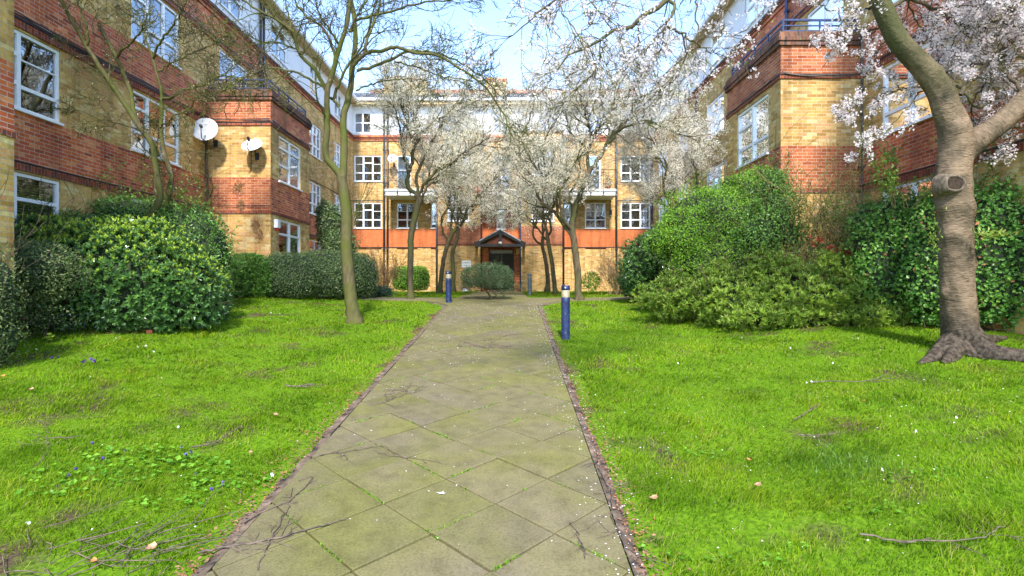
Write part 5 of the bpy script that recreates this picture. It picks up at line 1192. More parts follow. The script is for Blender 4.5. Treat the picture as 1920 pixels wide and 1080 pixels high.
B = np.array(P(1752, 440, 7.6))+rng.normal(0, 1, (60, 3))*[.05, .05, .16]; V, f = leaf_arrays(B, unit(60)+[-.3, 0, .9], unit(60), .05, .4); mb.add(V, f)
mb.build('young_leaves', YG, CT)
# ================================================================ shrubs and hedges
def Bl(px, py, d, rx, rz, ry=None):
    x, y, z = P(px, py, d); k = d/F; return (x, y, z, rx*k, ry if ry else rx*k*.8, rz*k)
def shell(blobs, n, lump=.12, depth=.10, sd=0, box=2.0, front=True, keep=.86):
    """points and outward normals on the lumpy surface of a union of (super)ellipsoids"""
    b = np.array(blobs); ar = (b[:, 3]*b[:, 5]+b[:, 3]*b[:, 4]+b[:, 4]*b[:, 5]); out = []; need = n; r = np.random.default_rng(100+sd)
    while need > 0:
        k = int(need*2.2)+50; i = r.choice(len(b), k, p=ar/ar.sum()); u = unit(k, r)
        if front: u[:, 1] = np.where((u[:, 1] > .3) & (r.random(k) < .7), -u[:, 1], u[:, 1])
        q = (np.abs(u)**box).sum(1)**(1/box); s_ = u/q[:, None]
        R_ = b[i, 3:6]; c = b[i, :3]
        lp = 1+lump*(hn(u[:, 0]*3+c[:, 0], u[:, 2]*3+u[:, 1]*2, 1.6, sd)+.5*hn(u[:, 0]*7+u[:, 1]*4, u[:, 2]*7, 1.7, sd+1))-np.abs(r.normal(0, depth, k))
        p = c+s_*R_*lp[:, None]; nrm = s_/R_; nrm /= np.linalg.norm(nrm, axis=1, keepdims=True)
        ok = p[:, 2] > gz(p[:, 0], p[:, 1])+.02
        for j in range(len(b)):
            e = (np.abs((p-b[j, :3])/b[j, 3:6])**box).sum(1)**(1/box); ok &= (e > keep) | (i == j)
        out.append((p[ok], nrm[ok])); need -= ok.sum()
    p = np.concatenate([o[0] for o in out])[:n]; m = np.concatenate([o[1] for o in out])[:n]; return p, m
def rosettes(p, nm, m, ln, wr, up=.35, spread=1.05, r=rng):
    n = len(p); ax_ = nm+np.array([0, 0, up])+unit(n, r)*.45; ax_ /= np.linalg.norm(ax_, axis=1, keepdims=True)
    a = np.cross(ax_, unit(n, r)); a /= np.linalg.norm(a, axis=1, keepdims=True); b = np.cross(ax_, a); Bs, D_, N_ = [], [], []
    for k in range(m):
        t = 2.4*k+r.uniform(-.3, .3, n); th = np.clip(r.normal(spread, .22, n), .2, 1.6)*(.55+.45*k/m); rd = a*np.cos(t)[:, None]+b*np.sin(t)[:, None]
        d = ax_*np.cos(th)[:, None]+rd*np.sin(th)[:, None]; Bs.append(p+ax_*(.02-.03*k/m)); D_.append(d); N_.append(ax_*np.sin(th)[:, None]-rd*np.cos(th)[:, None])
    B, D_, N_ = map(np.concatenate, (Bs, D_, N_)); L_ = r.uniform(.7, 1.15, len(B))*ln
    return leaf_arrays(B, D_, N_, L_, wr*r.uniform(.85, 1.15, len(B)), .18)
def singles(p, nm, ln, wr, out=.6, up=.3, r=rng):
    n = len(p); d = nm*out+unit(n, r)+np.array([0, 0, up]); return leaf_arrays(p, d, nm+unit(n, r)*.7, r.uniform(.6, 1.2, n)*ln, wr, .2)
CORE = plain('inner_leaf_shade', (.018,.032,.010), .95, noise=.4, scale=20)  # solid dark filling; the shade among the leaves is put into its colour
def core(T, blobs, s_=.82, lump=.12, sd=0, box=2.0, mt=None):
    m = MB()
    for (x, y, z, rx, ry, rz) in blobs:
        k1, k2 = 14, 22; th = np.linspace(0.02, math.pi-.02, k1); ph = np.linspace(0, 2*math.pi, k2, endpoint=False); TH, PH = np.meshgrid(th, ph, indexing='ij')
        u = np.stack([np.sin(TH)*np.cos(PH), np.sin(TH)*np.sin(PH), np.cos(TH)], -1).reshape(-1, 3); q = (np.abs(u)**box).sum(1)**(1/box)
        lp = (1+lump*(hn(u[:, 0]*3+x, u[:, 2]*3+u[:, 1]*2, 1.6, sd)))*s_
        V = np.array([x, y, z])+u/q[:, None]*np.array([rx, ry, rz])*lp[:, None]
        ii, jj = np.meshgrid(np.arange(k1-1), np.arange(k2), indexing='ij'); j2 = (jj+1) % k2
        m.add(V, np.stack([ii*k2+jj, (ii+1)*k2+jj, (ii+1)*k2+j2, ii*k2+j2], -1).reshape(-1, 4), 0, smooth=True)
    m.build('inner_shade_core', mt or CORE, T)
def stems(T, base, blobs, n, mt, seed=1, rad=.012, mx=2, Lk=1.0):
    t = Tree(seed)
    for k in range(n):
        b = blobs[k % len(blobs)]; x = b[0]+t.r.uniform(-.5, .5)*b[3]; y = b[1]+t.r.uniform(-.4, .3)*b[4]; z = float(gz(x, y))
        t.grow(np.array([x, y, z-.03]), np.array([t.r.gauss(0, .35), t.r.gauss(0, .3), 1.]), (b[2]+b[5]-z)*.95*Lk, rad, 1, mx+1, dict(wob=.12, up=.03, kids=[2, 3, 3], ang=(.3, .8), rmin=.003))
    t.mesh().build('stem', mt, T); return t
def shrub(label, blobs, parts, name='shrub', cat='shrub', cs=.82, lump=.12, box=2.0, sd=0, st=6, group=None, stemm=None):
    b0 = blobs[0]; base = (b0[0], b0[1], float(gz(b0[0], b0[1]))); T = thing(name, label, cat, base, group)
    for nm, V, f, m in parts: mb = MB(); mb.add(V, f); mb.build(nm, m, T)
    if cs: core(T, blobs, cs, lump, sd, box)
    if st: stems(T, base, blobs, st, stemm or DARKBK, sd+3)
    return T
LAUR = leafmat('dark_glossy_leaf', [(0.037, 0.1, 0.024), (0.058, 0.144, 0.03), (0.083, 0.19, 0.034), (0.115, 0.234, 0.041), (0.062, 0.126, 0.048)], trans=.15, rough=.3, spec=.55)
NEWG = leafmat('lime_new_growth', [(0.286, 0.437, 0.034), (0.403, 0.554, 0.05), (0.504, 0.605, 0.076), (0.218, 0.37, 0.034)], trans=.35, rough=.4)
MIDG = leafmat('mid_green_leaf', [(0.086, 0.187, 0.028), (0.129, 0.262, 0.035), (0.172, 0.337, 0.042), (0.076, 0.15, 0.028)], trans=.25, rough=.4)
SMALLD = leafmat('small_dark_leaf', [(0.051, 0.099, 0.033), (0.081, 0.147, 0.041), (0.114, 0.178, 0.053), (0.159, 0.218, 0.068), (0.068, 0.099, 0.045)], trans=.12, rough=.4)
BRIG = leafmat('bright_green_leaf', [(0.119, 0.272, 0.02), (0.17, 0.358, 0.028), (0.238, 0.445, 0.037), (0.083, 0.201, 0.02), (0.29, 0.474, 0.049)], trans=.35, rough=.45, patch=[(.75,.8,.8),(1.15,1.1,1)], pscale=1.6)
DGRN = leafmat('deep_green_leaf', [(0.052, 0.131, 0.025), (0.082, 0.182, 0.03), (0.116, 0.243, 0.036), (0.14, 0.283, 0.046)], trans=.2, rough=.38)
PITT = leafmat('lance_leaf', [(0.133, 0.234, 0.023), (0.189, 0.312, 0.035), (0.264, 0.407, 0.046), (0.114, 0.187, 0.03), (0.34, 0.422, 0.069)], trans=.3, rough=.42)
BEECH = leafmat('round_hedge_leaf', [(0.055, 0.156, 0.025), (0.092, 0.23, 0.037), (0.138, 0.313, 0.048), (0.074, 0.184, 0.033), (0.184, 0.368, 0.064)], trans=.25, rough=.38, patch=[(.7,.75,.75),(1.2,1.12,1)], pscale=1.2)
OLIV = leafmat('olive_grey_leaf', [(.035,.07,.025),(.05,.095,.035),(.075,.13,.05),(.04,.08,.03),(.12,.16,.075)], trans=.2, rough=.5)
BRN = leafmat('brown_green_leaf', [(.20,.16,.04),(.14,.15,.03),(.24,.13,.06),(.11,.15,.03),(.17,.09,.05)], trans=.3)
REDL = leafmat('red_young_leaf', [(.32,.05,.03),(.42,.10,.06),(.25,.04,.03)], trans=.3)
def shoots(T, p, n_, cnt, Ln, m, ll, wr=.45, sd=0, stemm=None, per=9):
    """stray leafy shoots breaking the outline"""
    t = Tree(900+sd); k = np.flatnonzero(n_[:, 2] > -.1); w_ = .3+np.clip(n_[k, 2], 0, 1); i = t.nr.choice(k, cnt, p=w_/w_.sum())
    for q in i: t.grow(p[q].copy(), n_[q]*.8+np.array([0, 0, .8])+t.nr.normal(0, .35, 3), Ln*t.r.uniform(.4, 1.2), .004, 2, 2, dict(wob=.14, up=.02, kids=[0], ang=(.3, .8), rmin=.0025))
    t.mesh().build('twiggy_growth', stemm or DARKBK, T, kind='stuff'); c = t.points(cnt*per, .006); V, f = leaf_arrays(c, unit(len(c), t.nr)+[0, 0, .4], unit(len(c), t.nr), t.nr.uniform(.6, 1.1, len(c))*ll, wr); mb = MB(); mb.add(V, f); mb.build('loose_foliage', m, T)
# left: big laurel-like bush with lime tips
b = [Bl(200, 530, 10.3, 165, 112, .95), Bl(310, 545, 10.6, 105, 88, .9), Bl(95, 475, 10.5, 120, 62, .7), Bl(235, 470, 10.5, 125, 58, .75), Bl(380, 555, 11.8, 50, 68, .6)]
p, n_ = shell(b, 4300, .13, .09, 1); V, f = rosettes(p, n_, 7, .088, .44, .45); k = (n_[:, 2] > .02) & (rng.random(len(p)) < .25+.75*np.clip(n_[:, 2], 0, 1)); V2, f2 = rosettes(p[k]+n_[k]*.03+[0, 0, .02], n_[k], 6, .062, .38, .9, .75)
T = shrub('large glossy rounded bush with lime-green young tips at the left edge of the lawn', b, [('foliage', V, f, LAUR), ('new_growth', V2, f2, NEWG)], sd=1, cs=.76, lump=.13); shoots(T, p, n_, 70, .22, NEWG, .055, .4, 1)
# clipped small-leaved hedge at the far left
b = [Bl(40, 510, 9.0, 115, 58, .5), Bl(-40, 560, 7.3, 66, 108, .45), Bl(-18, 635, 7.45, 46, 54, .35), Bl(40, 590, 9.0, 100, 42, .45)]
p, n_ = shell(b[:3], 11500, .08, .12, 2, 3.0); p2, n2 = shell(b[3:], 1300, .2, .4, 2, 2.2); p = np.concatenate([p, p2]); n_ = np.concatenate([n_, n2]); V, f = singles(p, n_, .045, .55, .5, .1)
T = shrub('clipped small-leaved hedge at the far left edge, bare and twiggy low down', b[:3], [('foliage', V, f, leafmat('dusty_small_leaf', [(.06,.11,.025),(.10,.155,.035),(.14,.19,.055),(.18,.19,.09),(.07,.12,.035)], trans=.2))], name='hedge', cat='hedge', sd=2, cs=.70, box=3.0, st=16)
# dark bush behind, with shoots trained up the wall
b = [Bl(350, 470, 12.6, 78, 92, .8), Bl(250, 420, 12.6, 120, 50, .8), Bl(385, 500, 13.2, 48, 85, .7), Bl(120, 432, 11.6, 100, 36, .6), Bl(20, 442, 11.2, 80, 30, .6)]
p, n_ = shell(b, 11500, .18, .13, 3); V, f = singles(p, n_, .075, .5, .7, .3)
p2, n2 = shell(b, 1500, .2, .3, 4); p2 = p2+n2*rng.uniform(0, .25, (1500, 1)); V2, f2 = singles(p2, n2, .07, .5, .3, .5)
T = shrub('dark green spreading bush behind the big left bush, against the wing wall', b, [('foliage', V, f, DGRN), ('young_leaves', V2, f2, MIDG)], sd=3, lump=.18); shoots(T, p, n_, 90, .4, MIDG, .06, .5, 2)
# climbing shoots
T = thing('climbing_rose', 'thin leafy green shoots climbing the red brick band above the left bushes', 'climbing plant', P(200, 430, 12.0)); t = Tree(9)
for k in range(20):
    px = rnd.uniform(60, 380); t.grow(np.array(P(px, 415, 12.4)), np.array([rnd.gauss(.1, .4), rnd.gauss(-.1, .15), 1.]), rnd.uniform(.6, 1.15)*(1.15 if 80 < px < 300 else .8), .007, 1, 3, dict(wob=.16, up=.02, kids=[3, 3, 2], ang=(.4, 1.1), rmin=.003))
t.mesh().build('stem', DARKBK, T); q = t.points(1500, .03); V, f = leaf_arrays(q, unit(1500), unit(1500)+[0, 0, 1], .062, .5); mb = MB(); mb.add(V, f); mb.build('leaves', leafmat('rose_leaf', [(.08,.16,.02),(.13,.24,.03),(.18,.28,.04),(.22,.24,.05)], trans=.4), T)
# far-left hedges and bushes
b = [Bl(470, 520, 15.7, 42, 42, .5), Bl(430, 525, 15.2, 36, 40, .5)]
p, n_ = shell(b, 1900, .1, .1, 5, 2.6); V, f = rosettes(p, n_, 5, .10, .26, .9, .7)
shrub('upright dark laurel hedge between the spreading bush and the clipped dome', b, [('foliage', V, f, DGRN)], name='hedge', cat='hedge', sd=5, box=2.6, st=3)
b = [Bl(545, 516, 16.3, 62, 42, .7), Bl(615, 514, 16.9, 70, 44, .8), Bl(664, 520, 17.6, 44, 44, .9)]
p, n_ = shell(b, 15000, .035, .05, 6, 3.0); V, f = singles(p, n_, .052, .5, .5, .2)
shrub('long low clipped dark dome of small leaves behind the bare lawn tree', b, [('foliage', V, f, SMALLD)], name='hedge', cat='hedge', sd=6, box=3.0, lump=.035, cs=.88, st=3)
b = [Bl(718, 519, 20.0, 34, 34, .6)]
t = Tree(61); T = thing('shrub', 'yellow-brown twiggy bush beside the clipped dark dome', 'shrub', (b[0][0], b[0][1], -.42))
for k in range(46): a_ = rnd.uniform(0, 6.28); t.grow(np.array([b[0][0]+rnd.gauss(0, .12), b[0][1]+rnd.gauss(0, .1), -.43]), np.array([math.cos(a_)*.4, math.sin(a_)*.4, 1.]), rnd.uniform(.8, 1.25), .007, 1, 3, dict(wob=.07, up=.01, kids=[2, 3], ang=(.2, .5), rmin=.004))
t.mesh().build('stem', plain('russet_twig', (.24,.12,.06), .8), T); q = t.points(3200, .03); V, f = leaf_arrays(q, unit(3200), unit(3200), .04, .5); mb = MB(); mb.add(V, f); mb.build('leaves', BRN, T)
b = [Bl(771, 522, 24.5, 33, 22, .55)]
p, n_ = shell(b, 5200, .05, .06, 8, 4.5); V, f = singles(p, n_, .065, .6, .6, .2)
shrub('small neat bright green clipped block by the rear wall left of the path', b, [('foliage', V, f, BRIG)], name='hedge', cat='hedge', sd=8, box=4.5, lump=.04, cs=.88, st=2)
b = [Bl(703, 547, 18.6, 40, 12, .5)]
p, n_ = shell(b, 1700, .15, .1, 9); V, f = singles(p, n_, .05, .6, .5, .2)
shrub('low blue-green ground-hugging bush at the foot of the clipped dome', b, [('foliage', V, f, leafmat('bluish_leaf', [(.03,.07,.045),(.05,.10,.06),(.04,.09,.04)], trans=.15))], sd=9, st=0)
b = [Bl(622, 430, 21.6, 27, 48, .5), Bl(640, 470, 21.4, 30, 40, .5), Bl(608, 400, 21.9, 14, 25, .4)]
p, n_ = shell(b, 4200, .18, .1, 10); V, f = singles(p, n_, .085, .7, .5, -.2)
shrub('tall column of dark ivy against the left wing beyond its bay', b, [('foliage', V, f, SMALLD)], name='ivy', cat='ivy', sd=10, st=4)
# round olive shrub where the paths cross
o = G(921, 563); t = Tree(44); T = thing('olive_shrub', 'round grey-green olive shrub on one leaning stem where the paths cross', 'shrub', o)
t.limb([(924, 566), (917, 552), (908, 540), (900, 525)], 17.4, 17.4, 5, 2.5, 14, .004, 7)
top = np.array(P(911, 543, 17.4)); b = [Bl(915, 517, 17.4, 46, 24, .68), Bl(885, 518, 17.4, 22, 17, .4), Bl(944, 522, 17.4, 20, 20, .4)]
for k in range(34):
    v = unit(1)[0]; v[2] = abs(v[2])*.7+.1; t.grow(top+np.array([rnd.gauss(0, .03)]*3), v*[1.3, 1, 1], rnd.uniform(.5, .85), .008, 1, 3, dict(wob=.14, up=.02, kids=[4, 3], ang=(.3, .8), rmin=.003))
t.mesh().build('stem', GREYBK, T); p, n_ = shell(b, 7500, .14, .22, 12, front=False); q = np.concatenate([p, t.points(4000, .05)]); nn = np.concatenate([n_, unit(4000)])
V, f = singles(q, nn, .062, .30, .8, .5); mb = MB(); mb.add(V, f); mb.build('foliage', OLIV, T)
# right-hand side
t = Tree(62); c0 = G(1131, 551); T = thing('shrub', 'dry brown twiggy bush with green leaves at its sides by the right rear wall', 'shrub', c0)
for k in range(56): a_ = rnd.uniform(0, 6.28); t.grow(np.array([c0[0]+rnd.gauss(0, .25), 21+rnd.gauss(0, .2), -.44]), np.array([math.cos(a_)*.5, math.sin(a_)*.4, 1.]), rnd.uniform(.8, 1.45), .008, 1, 3, dict(wob=.08, up=.01, kids=[3, 3], ang=(.2, .6), rmin=.004))
t.mesh().build('stem', plain('dry_brown_twig', (.30,.19,.11), .85), T)
for (px_, w_) in ((1108, .3), (1160, .35)):
    b = [Bl(px_, 528, 21.3, 18, 18, .35)]; p, n_ = shell(b, 700, .2, .2, 13); V, f = singles(p, n_, .08, .6, .5, .3); mb = MB(); mb.add(V, f); mb.build('leaves', BRIG if px_ < 1120 else MIDG, T)
b = [Bl(1205, 500, 15.8, 44, 55, .6), Bl(1240, 470, 15.3, 42, 45, .6), Bl(1190, 530, 16.3, 30, 26, .5)]
p, n_ = shell(b, 1900, .13, .1, 14); V, f = rosettes(p, n_, 5, .085, .42, .3); 
T = shrub('dark bush with a few white blooms right of the rear block', b, [('foliage', V, f, LAUR)], sd=14)
mb = MB(); 
for q in (P(1249, 436, 15.0), P(1216, 441, 14.9), P(1238, 451, 14.8), P(1240, 462, 14.7)): mb = MB(); V, f = star_flowers(np.array([q]*3)+rng.normal(0, .02, (3, 3)), .09, rng); mb.add(V, f); mb.build('bloom', WHITE, T)
b = [Bl(1345, 425, 12.7, 112, 75, 1.0), Bl(1400, 380, 12.9, 62, 55, .8), Bl(1300, 450, 12.7, 72, 50, .8), Bl(1365, 490, 12.4, 105, 60, .8), Bl(1325, 378, 12.6, 28, 26, .4), Bl(1425, 338, 12.9, 34, 26, .4), Bl(1268, 415, 12.8, 30, 24, .4), Bl(1375, 352, 12.7, 24, 24, .35), Bl(1235, 452, 12.9, 26, 22, .4)]
p, n_ = shell(b, 26000, .2, .12, 15); V, f = singles(p, n_, .048, .55, .8, .25)
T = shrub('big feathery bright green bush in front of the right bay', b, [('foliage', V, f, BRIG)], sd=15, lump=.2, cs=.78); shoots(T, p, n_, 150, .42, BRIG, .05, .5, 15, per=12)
b = [Bl(1452, 400, 12.0, 48, 60, .6), Bl(1425, 440, 11.9, 60, 55, .6), Bl(1478, 440, 11.8, 30, 40, .4), Bl(1450, 345, 12.2, 30, 25, .4)]
p, n_ = shell(b, 6500, .28, .22, 16); V, f = singles(p, n_, .06, .55, .6, .2)
T = shrub('darker loose-leaved bush between the bright feathery bush and the brick bay', b, [('foliage', V, f, DGRN)], sd=16, cs=.58, st=10); shoots(T, p, n_, 90, .5, DGRN, .06, .5, 16)
# lance-leaved undergrowth
b = [Bl(1290, 562, 12.4, 90, 38, .7), Bl(1395, 562, 11.6, 105, 52, .7), Bl(1520, 560, 11.0, 110, 56, .7), Bl(1600, 555, 10.7, 65, 48, .6), Bl(1640, 592, 10.4, 75, 24, .5), Bl(1470, 520, 11.4, 65, 36, .5), Bl(1470, 592, 10.9, 120, 24, .5), Bl(1345, 515, 11.8, 26, 24, .3), Bl(1425, 500, 11.5, 28, 30, .35), Bl(1560, 505, 10.9, 34, 30, .35), Bl(1260, 530, 12.5, 24, 20, .3)]
p, n_ = shell(b, 4300, .26, .16, 17); V, f = rosettes(p, n_, 8, .105, .25, .9, .85)
T = shrub('sprawling lance-leaved light green bush along the right lawn edge', b, [('foliage', V, f, PITT)], sd=17, lump=.26, cs=.6, st=34, stemm=GREYBK); shoots(T, p, n_, 170, .34, PITT, .08, .24, 17, GREYBK, 12)
b = [Bl(1555, 472, 10.8, 16, 8, .14), Bl(1580, 478, 10.8, 14, 8, .14), Bl(1528, 452, 10.9, 14, 7, .14)]
p, n_ = shell(b, 30, .2, .3, 18); V, f = rosettes(p, n_, 6, .09, .32, 1.0, .7)
shrub('small cluster of red young shoots standing above the lance-leaved bush', b, [('foliage', V, f, REDL)], sd=18, cs=0, st=5)
# loose yellow-green spray before the yellow brick of the right bay
t = Tree(63); T = thing('shrub', 'loose yellow-green spray of twigs before the yellow brick foot of the right bay', 'shrub', G(1540, 600))
for k in range(30): x = rnd.uniform(1500, 1640); t.grow(np.array(P(x, 520, 11.6)), np.array([rnd.gauss(0, .35), rnd.gauss(0, .15), 1.]), rnd.uniform(1.2, 2.2), .009, 1, 3, dict(wob=.11, up=.02, kids=[3, 3], ang=(.3, .8), rmin=.0035))
t.mesh().build('stem', plain('yellow_twig', (.26,.20,.08), .8), T); q = t.points(3300, .03); V, f = leaf_arrays(q, unit(3300), unit(3300), .05, .45); mb = MB(); mb.add(V, f); mb.build('leaves', leafmat('yellow_green_leaf', [(.16,.22,.03),(.22,.27,.05),(.10,.18,.02),(.3,.26,.08)], trans=.35), T)
b = [Bl(1535, 470, 11.6, 60, 52, .45), Bl(1590, 455, 11.3, 50, 62, .4), Bl(1560, 410, 11.6, 45, 40, .35)]
p, n_ = shell(b, 2300, .3, .35, 27); V, f = singles(p, n_, .06, .45, .6, .3)
T = shrub('thin open bush with see-through branches against the yellow foot of the right bay', b, [('foliage', V, f, MIDG)], sd=27, cs=0, st=22, stemm=GREYBK, lump=.3)
# tall round-leaved hedge behind the cherry
b = [Bl(1680, 500, 10.4, 85, 112, .45), Bl(1780, 490, 9.7, 95, 125, .45), Bl(1880, 480, 9.2, 95, 140, .45), Bl(1960, 470, 8.9, 80, 150, .45), Bl(1700, 420, 10.3, 60, 55, .4), Bl(1640, 440, 10.6, 45, 60, .4)]
p, n_ = shell(b, 13500, .12, .12, 19, 2.6); V, f = singles(p, n_, .068, .85, .35, .1)
q, m_ = shell(b, 260, .1, .1, 20, 2.6); V2, f2 = singles(q, m_, .07, .7, .3, 0)
T = shrub('tall round-leaved hedge behind the big cherry trunk', b, [('foliage', V, f, BEECH), ('dead_leaves', V2, f2, leafmat('russet_leaf', [(.35,.16,.07),(.28,.11,.05)], trans=.2))], name='hedge', cat='hedge', sd=19, box=2.6, lump=.12, cs=.80, st=12); shoots(T, p, n_, 120, .4, BEECH, .06, .7, 19)
t = Tree(64); T = thing('climbing_plant', 'light green leafy shoots rising above the hedge right of the cherry trunk', 'climbing plant', P(1870, 400, 9.4))
for k in range(26): x = rnd.choice([rnd.uniform(1820, 1950), rnd.uniform(1660, 1720)]); t.grow(np.array(P(x, 380 if x > 1800 else 390, 9.5)), np.array([rnd.gauss(0, .35), rnd.gauss(0, .15), 1.]), rnd.uniform(.5, 1.0)*(1 if x > 1800 else .75), .007, 1, 3, dict(wob=.14, up=.0, kids=[3, 3], ang=(.3, 1), rmin=.003))
t.mesh().build('stem', GREYBK, T); q = t.points(2200, .03); V, f = leaf_arrays(q, unit(2200), unit(2200), .055, .6); mb = MB(); mb.add(V, f); mb.build('leaves', leafmat('fresh_leaf', [(.09,.2,.02),(.14,.27,.03),(.2,.3,.05)], trans=.4), T)
# low ivy at the hedge foot
mb = MB(); e = []
for q in range(5200):
    px_ = rnd.uniform(1330, 1900); yy = np.interp(px_, [1330, 1500, 1700, 1920], [597, 606, 606, 616])+rnd.uniform(-10, 3); g_ = G(px_, yy); e.append((g_[0], g_[1], g_[2]+rnd.uniform(.02, .14)))
e = np.array(e); V, f = leaf_arrays(e, unit(len(e))*[1, 1, .4], unit(len(e))*.5+[0, 0, 1], .05, .8); mb.add(V, f); mb.build('ivy_ground_cover', SMALLD, kind='stuff')
# maple seedlings in front of the left bushes
for i, (px_, py_, s_, lab) in enumerate(((150, 605, 1.0, 'largest lime-green maple seedling under the left hedge'), (95, 625, .8, 'small maple seedling to the left of the larger two'), (118, 600, .7, 'maple seedling nearest the wire edging'), (40, 622, .8, 'leafy seedling at the far left of the border'), (350, 608, .7, 'pale seedling under the right end of the big left bush'))):
    g_ = G(px_, py_+8); g_ = (g_[0]*.97, g_[1]*.97, float(gz(g_[0]*.97, g_[1]*.97))); T = thing('seedling', lab, 'seedling', g_, 'seedlings along the left border'); t = Tree(80+i)
    for k in range(4): t.grow(np.array(g_), np.array([rnd.gauss(0, .4), rnd.gauss(-.1, .3), 1.]), .16*s_, .004, 2, 2, dict(wob=.1, up=0, kids=[0], ang=(.3, .8), rmin=.002))
    t.mesh().build('stem', YG, T); mb = MB()
    for tip in t.tw:
        for k in range(3):
            c = tip[-1]+rng.normal(0, .02, 3); a_ = np.array([rnd.gauss(0, .2), -.5, .8]); a_ /= np.linalg.norm(a_); u = np.cross(a_, [0, 0, 1.]); u /= np.linalg.norm(u); v = np.cross(u, a_); R0 = .048*s_; th0 = rnd.uniform(0, 6)
            V = [c]+[c+(u*math.cos(th0+j*.628)+v*math.sin(th0+j*.628))*R0*(1 if j % 2 == 0 else .55) for j in range(10)]; mb.add(V, [(0, 1+j, 1+(j+1) % 10) for j in range(10)])
    mb.build('leaves', NEWG, T)
# ================================================================ small things
# wire border edging under the far-left hedge
T = thing('border_edging', 'low black wire hoop edging under the far-left hedge', 'edging', G(60, 632)); m = MB()
for k in range(7):
    x0 = 8+k*20; a = np.array(G(x0, 628)); b_ = np.array(G(x0+32, 628)); pts = [a+(b_-a)*(.5-.5*math.cos(u_))+np.array([0, 0, .34*math.sin(u_)**.7 if 0 < u_ < math.pi else 0]) for u_ in np.linspace(0, math.pi, 16)]; m.tube(pts, .006, 6)
a = np.array(G(8, 628)); b_ = np.array(G(160, 628)); m.tube([a+[0, 0, .33], b_+[0, 0, .33]], .006, 6); m.build('wire', BLK, T)
# things half seen through that hedge
c = P(18, 578, 10.3); T = thing('garden_bench', 'pale wooden garden bench half seen through the far-left hedge', 'bench', (c[0], c[1], -1.0)); m = MB()
zb = float(gz(c[0], c[1]))
for k in range(4): m.box((c[0]-.7, c[1]+.1*k, c[2]-.02), (c[0]+.35, c[1]+.08+.1*k, c[2]+.02))
m.build('seat', plain('bench_slat', (.5,.42,.34), .7), T); m = MB()
for xx in (-.62, .24):
    for yy, hh in ((0, -.021), (.34, .40)): m = MB(); m.box((c[0]+xx, c[1]+yy, zb), (c[0]+xx+.06, c[1]+yy+.06, c[2]+hh)); m.build('leg', WHITE, T)
m = MB()
for k in range(3): m.box((c[0]-.7, c[1]+.401, c[2]+.10+.12*k), (c[0]+.35, c[1]+.43, c[2]+.18+.12*k))
m.build('backrest', WHITE, T)
c = P(74, 575, 10.0); zb = float(gz(c[0], c[1])); T = thing('storage_tub', 'turquoise plastic tub half hidden behind the far-left hedge', 'tub', (c[0], c[1], zb)); m = MB()
m.lathe((c[0], c[1], zb), [(.17, 0), (.22, .42), (.24, .43), (.24, .46), (.21, .46), (.16, .04)], 20); m.build('body', plain('turquoise_plastic', (.05,.35,.45), .4), T); m = MB(); m.tube([(c[0]-.23, c[1], zb+.42), (c[0]-.12, c[1]-.05, zb+.6), (c[0]+.12, c[1]-.05, zb+.6), (c[0]+.23, c[1], zb+.42)], .01, 6); m.build('handle', WHITE, T)
# brick lying at the bush foot, white stone by the far lawn
c = G(281, 625); T = MB(); T.obox((c[0], c[1], c[2]+.03), (.045, .02, 0), (-.02, .05, .0), (0, 0, .035)); T.build('brick', [plain('loose_brick', (.40,.11,.05), .85)], loc=c, label='half brick lying in the soil at the foot of the big left bush', cat='brick')
c = G(872, 549); m = MB(); k = 16
u = [(math.sin(a_)*math.cos(b_), math.sin(a_)*math.sin(b_), math.cos(a_)) for a_ in np.linspace(.05, 3.09, 9) for b_ in np.linspace(0, 6.283, k, endpoint=False)]
u = np.array(u); rr = .155*(1+.12*hn(u[:, 0]*3, u[:, 2]*3+u[:, 1]*2, 1.4, 4)); m.add(np.array([c[0], c[1], c[2]+.10])+u*rr[:, None]*[1, 1, .85], [(i*k+j, (i+1)*k+j, (i+1)*k+(j+1) % k, i*k+(j+1) % k) for i in range(8) for j in range(k)], 0, smooth=True)
m.build('stone', [plain('white_stone', (.72,.70,.66), .7, bump=.5)], loc=c, label='round white stone on the far grass left of the olive shrub', cat='stone')
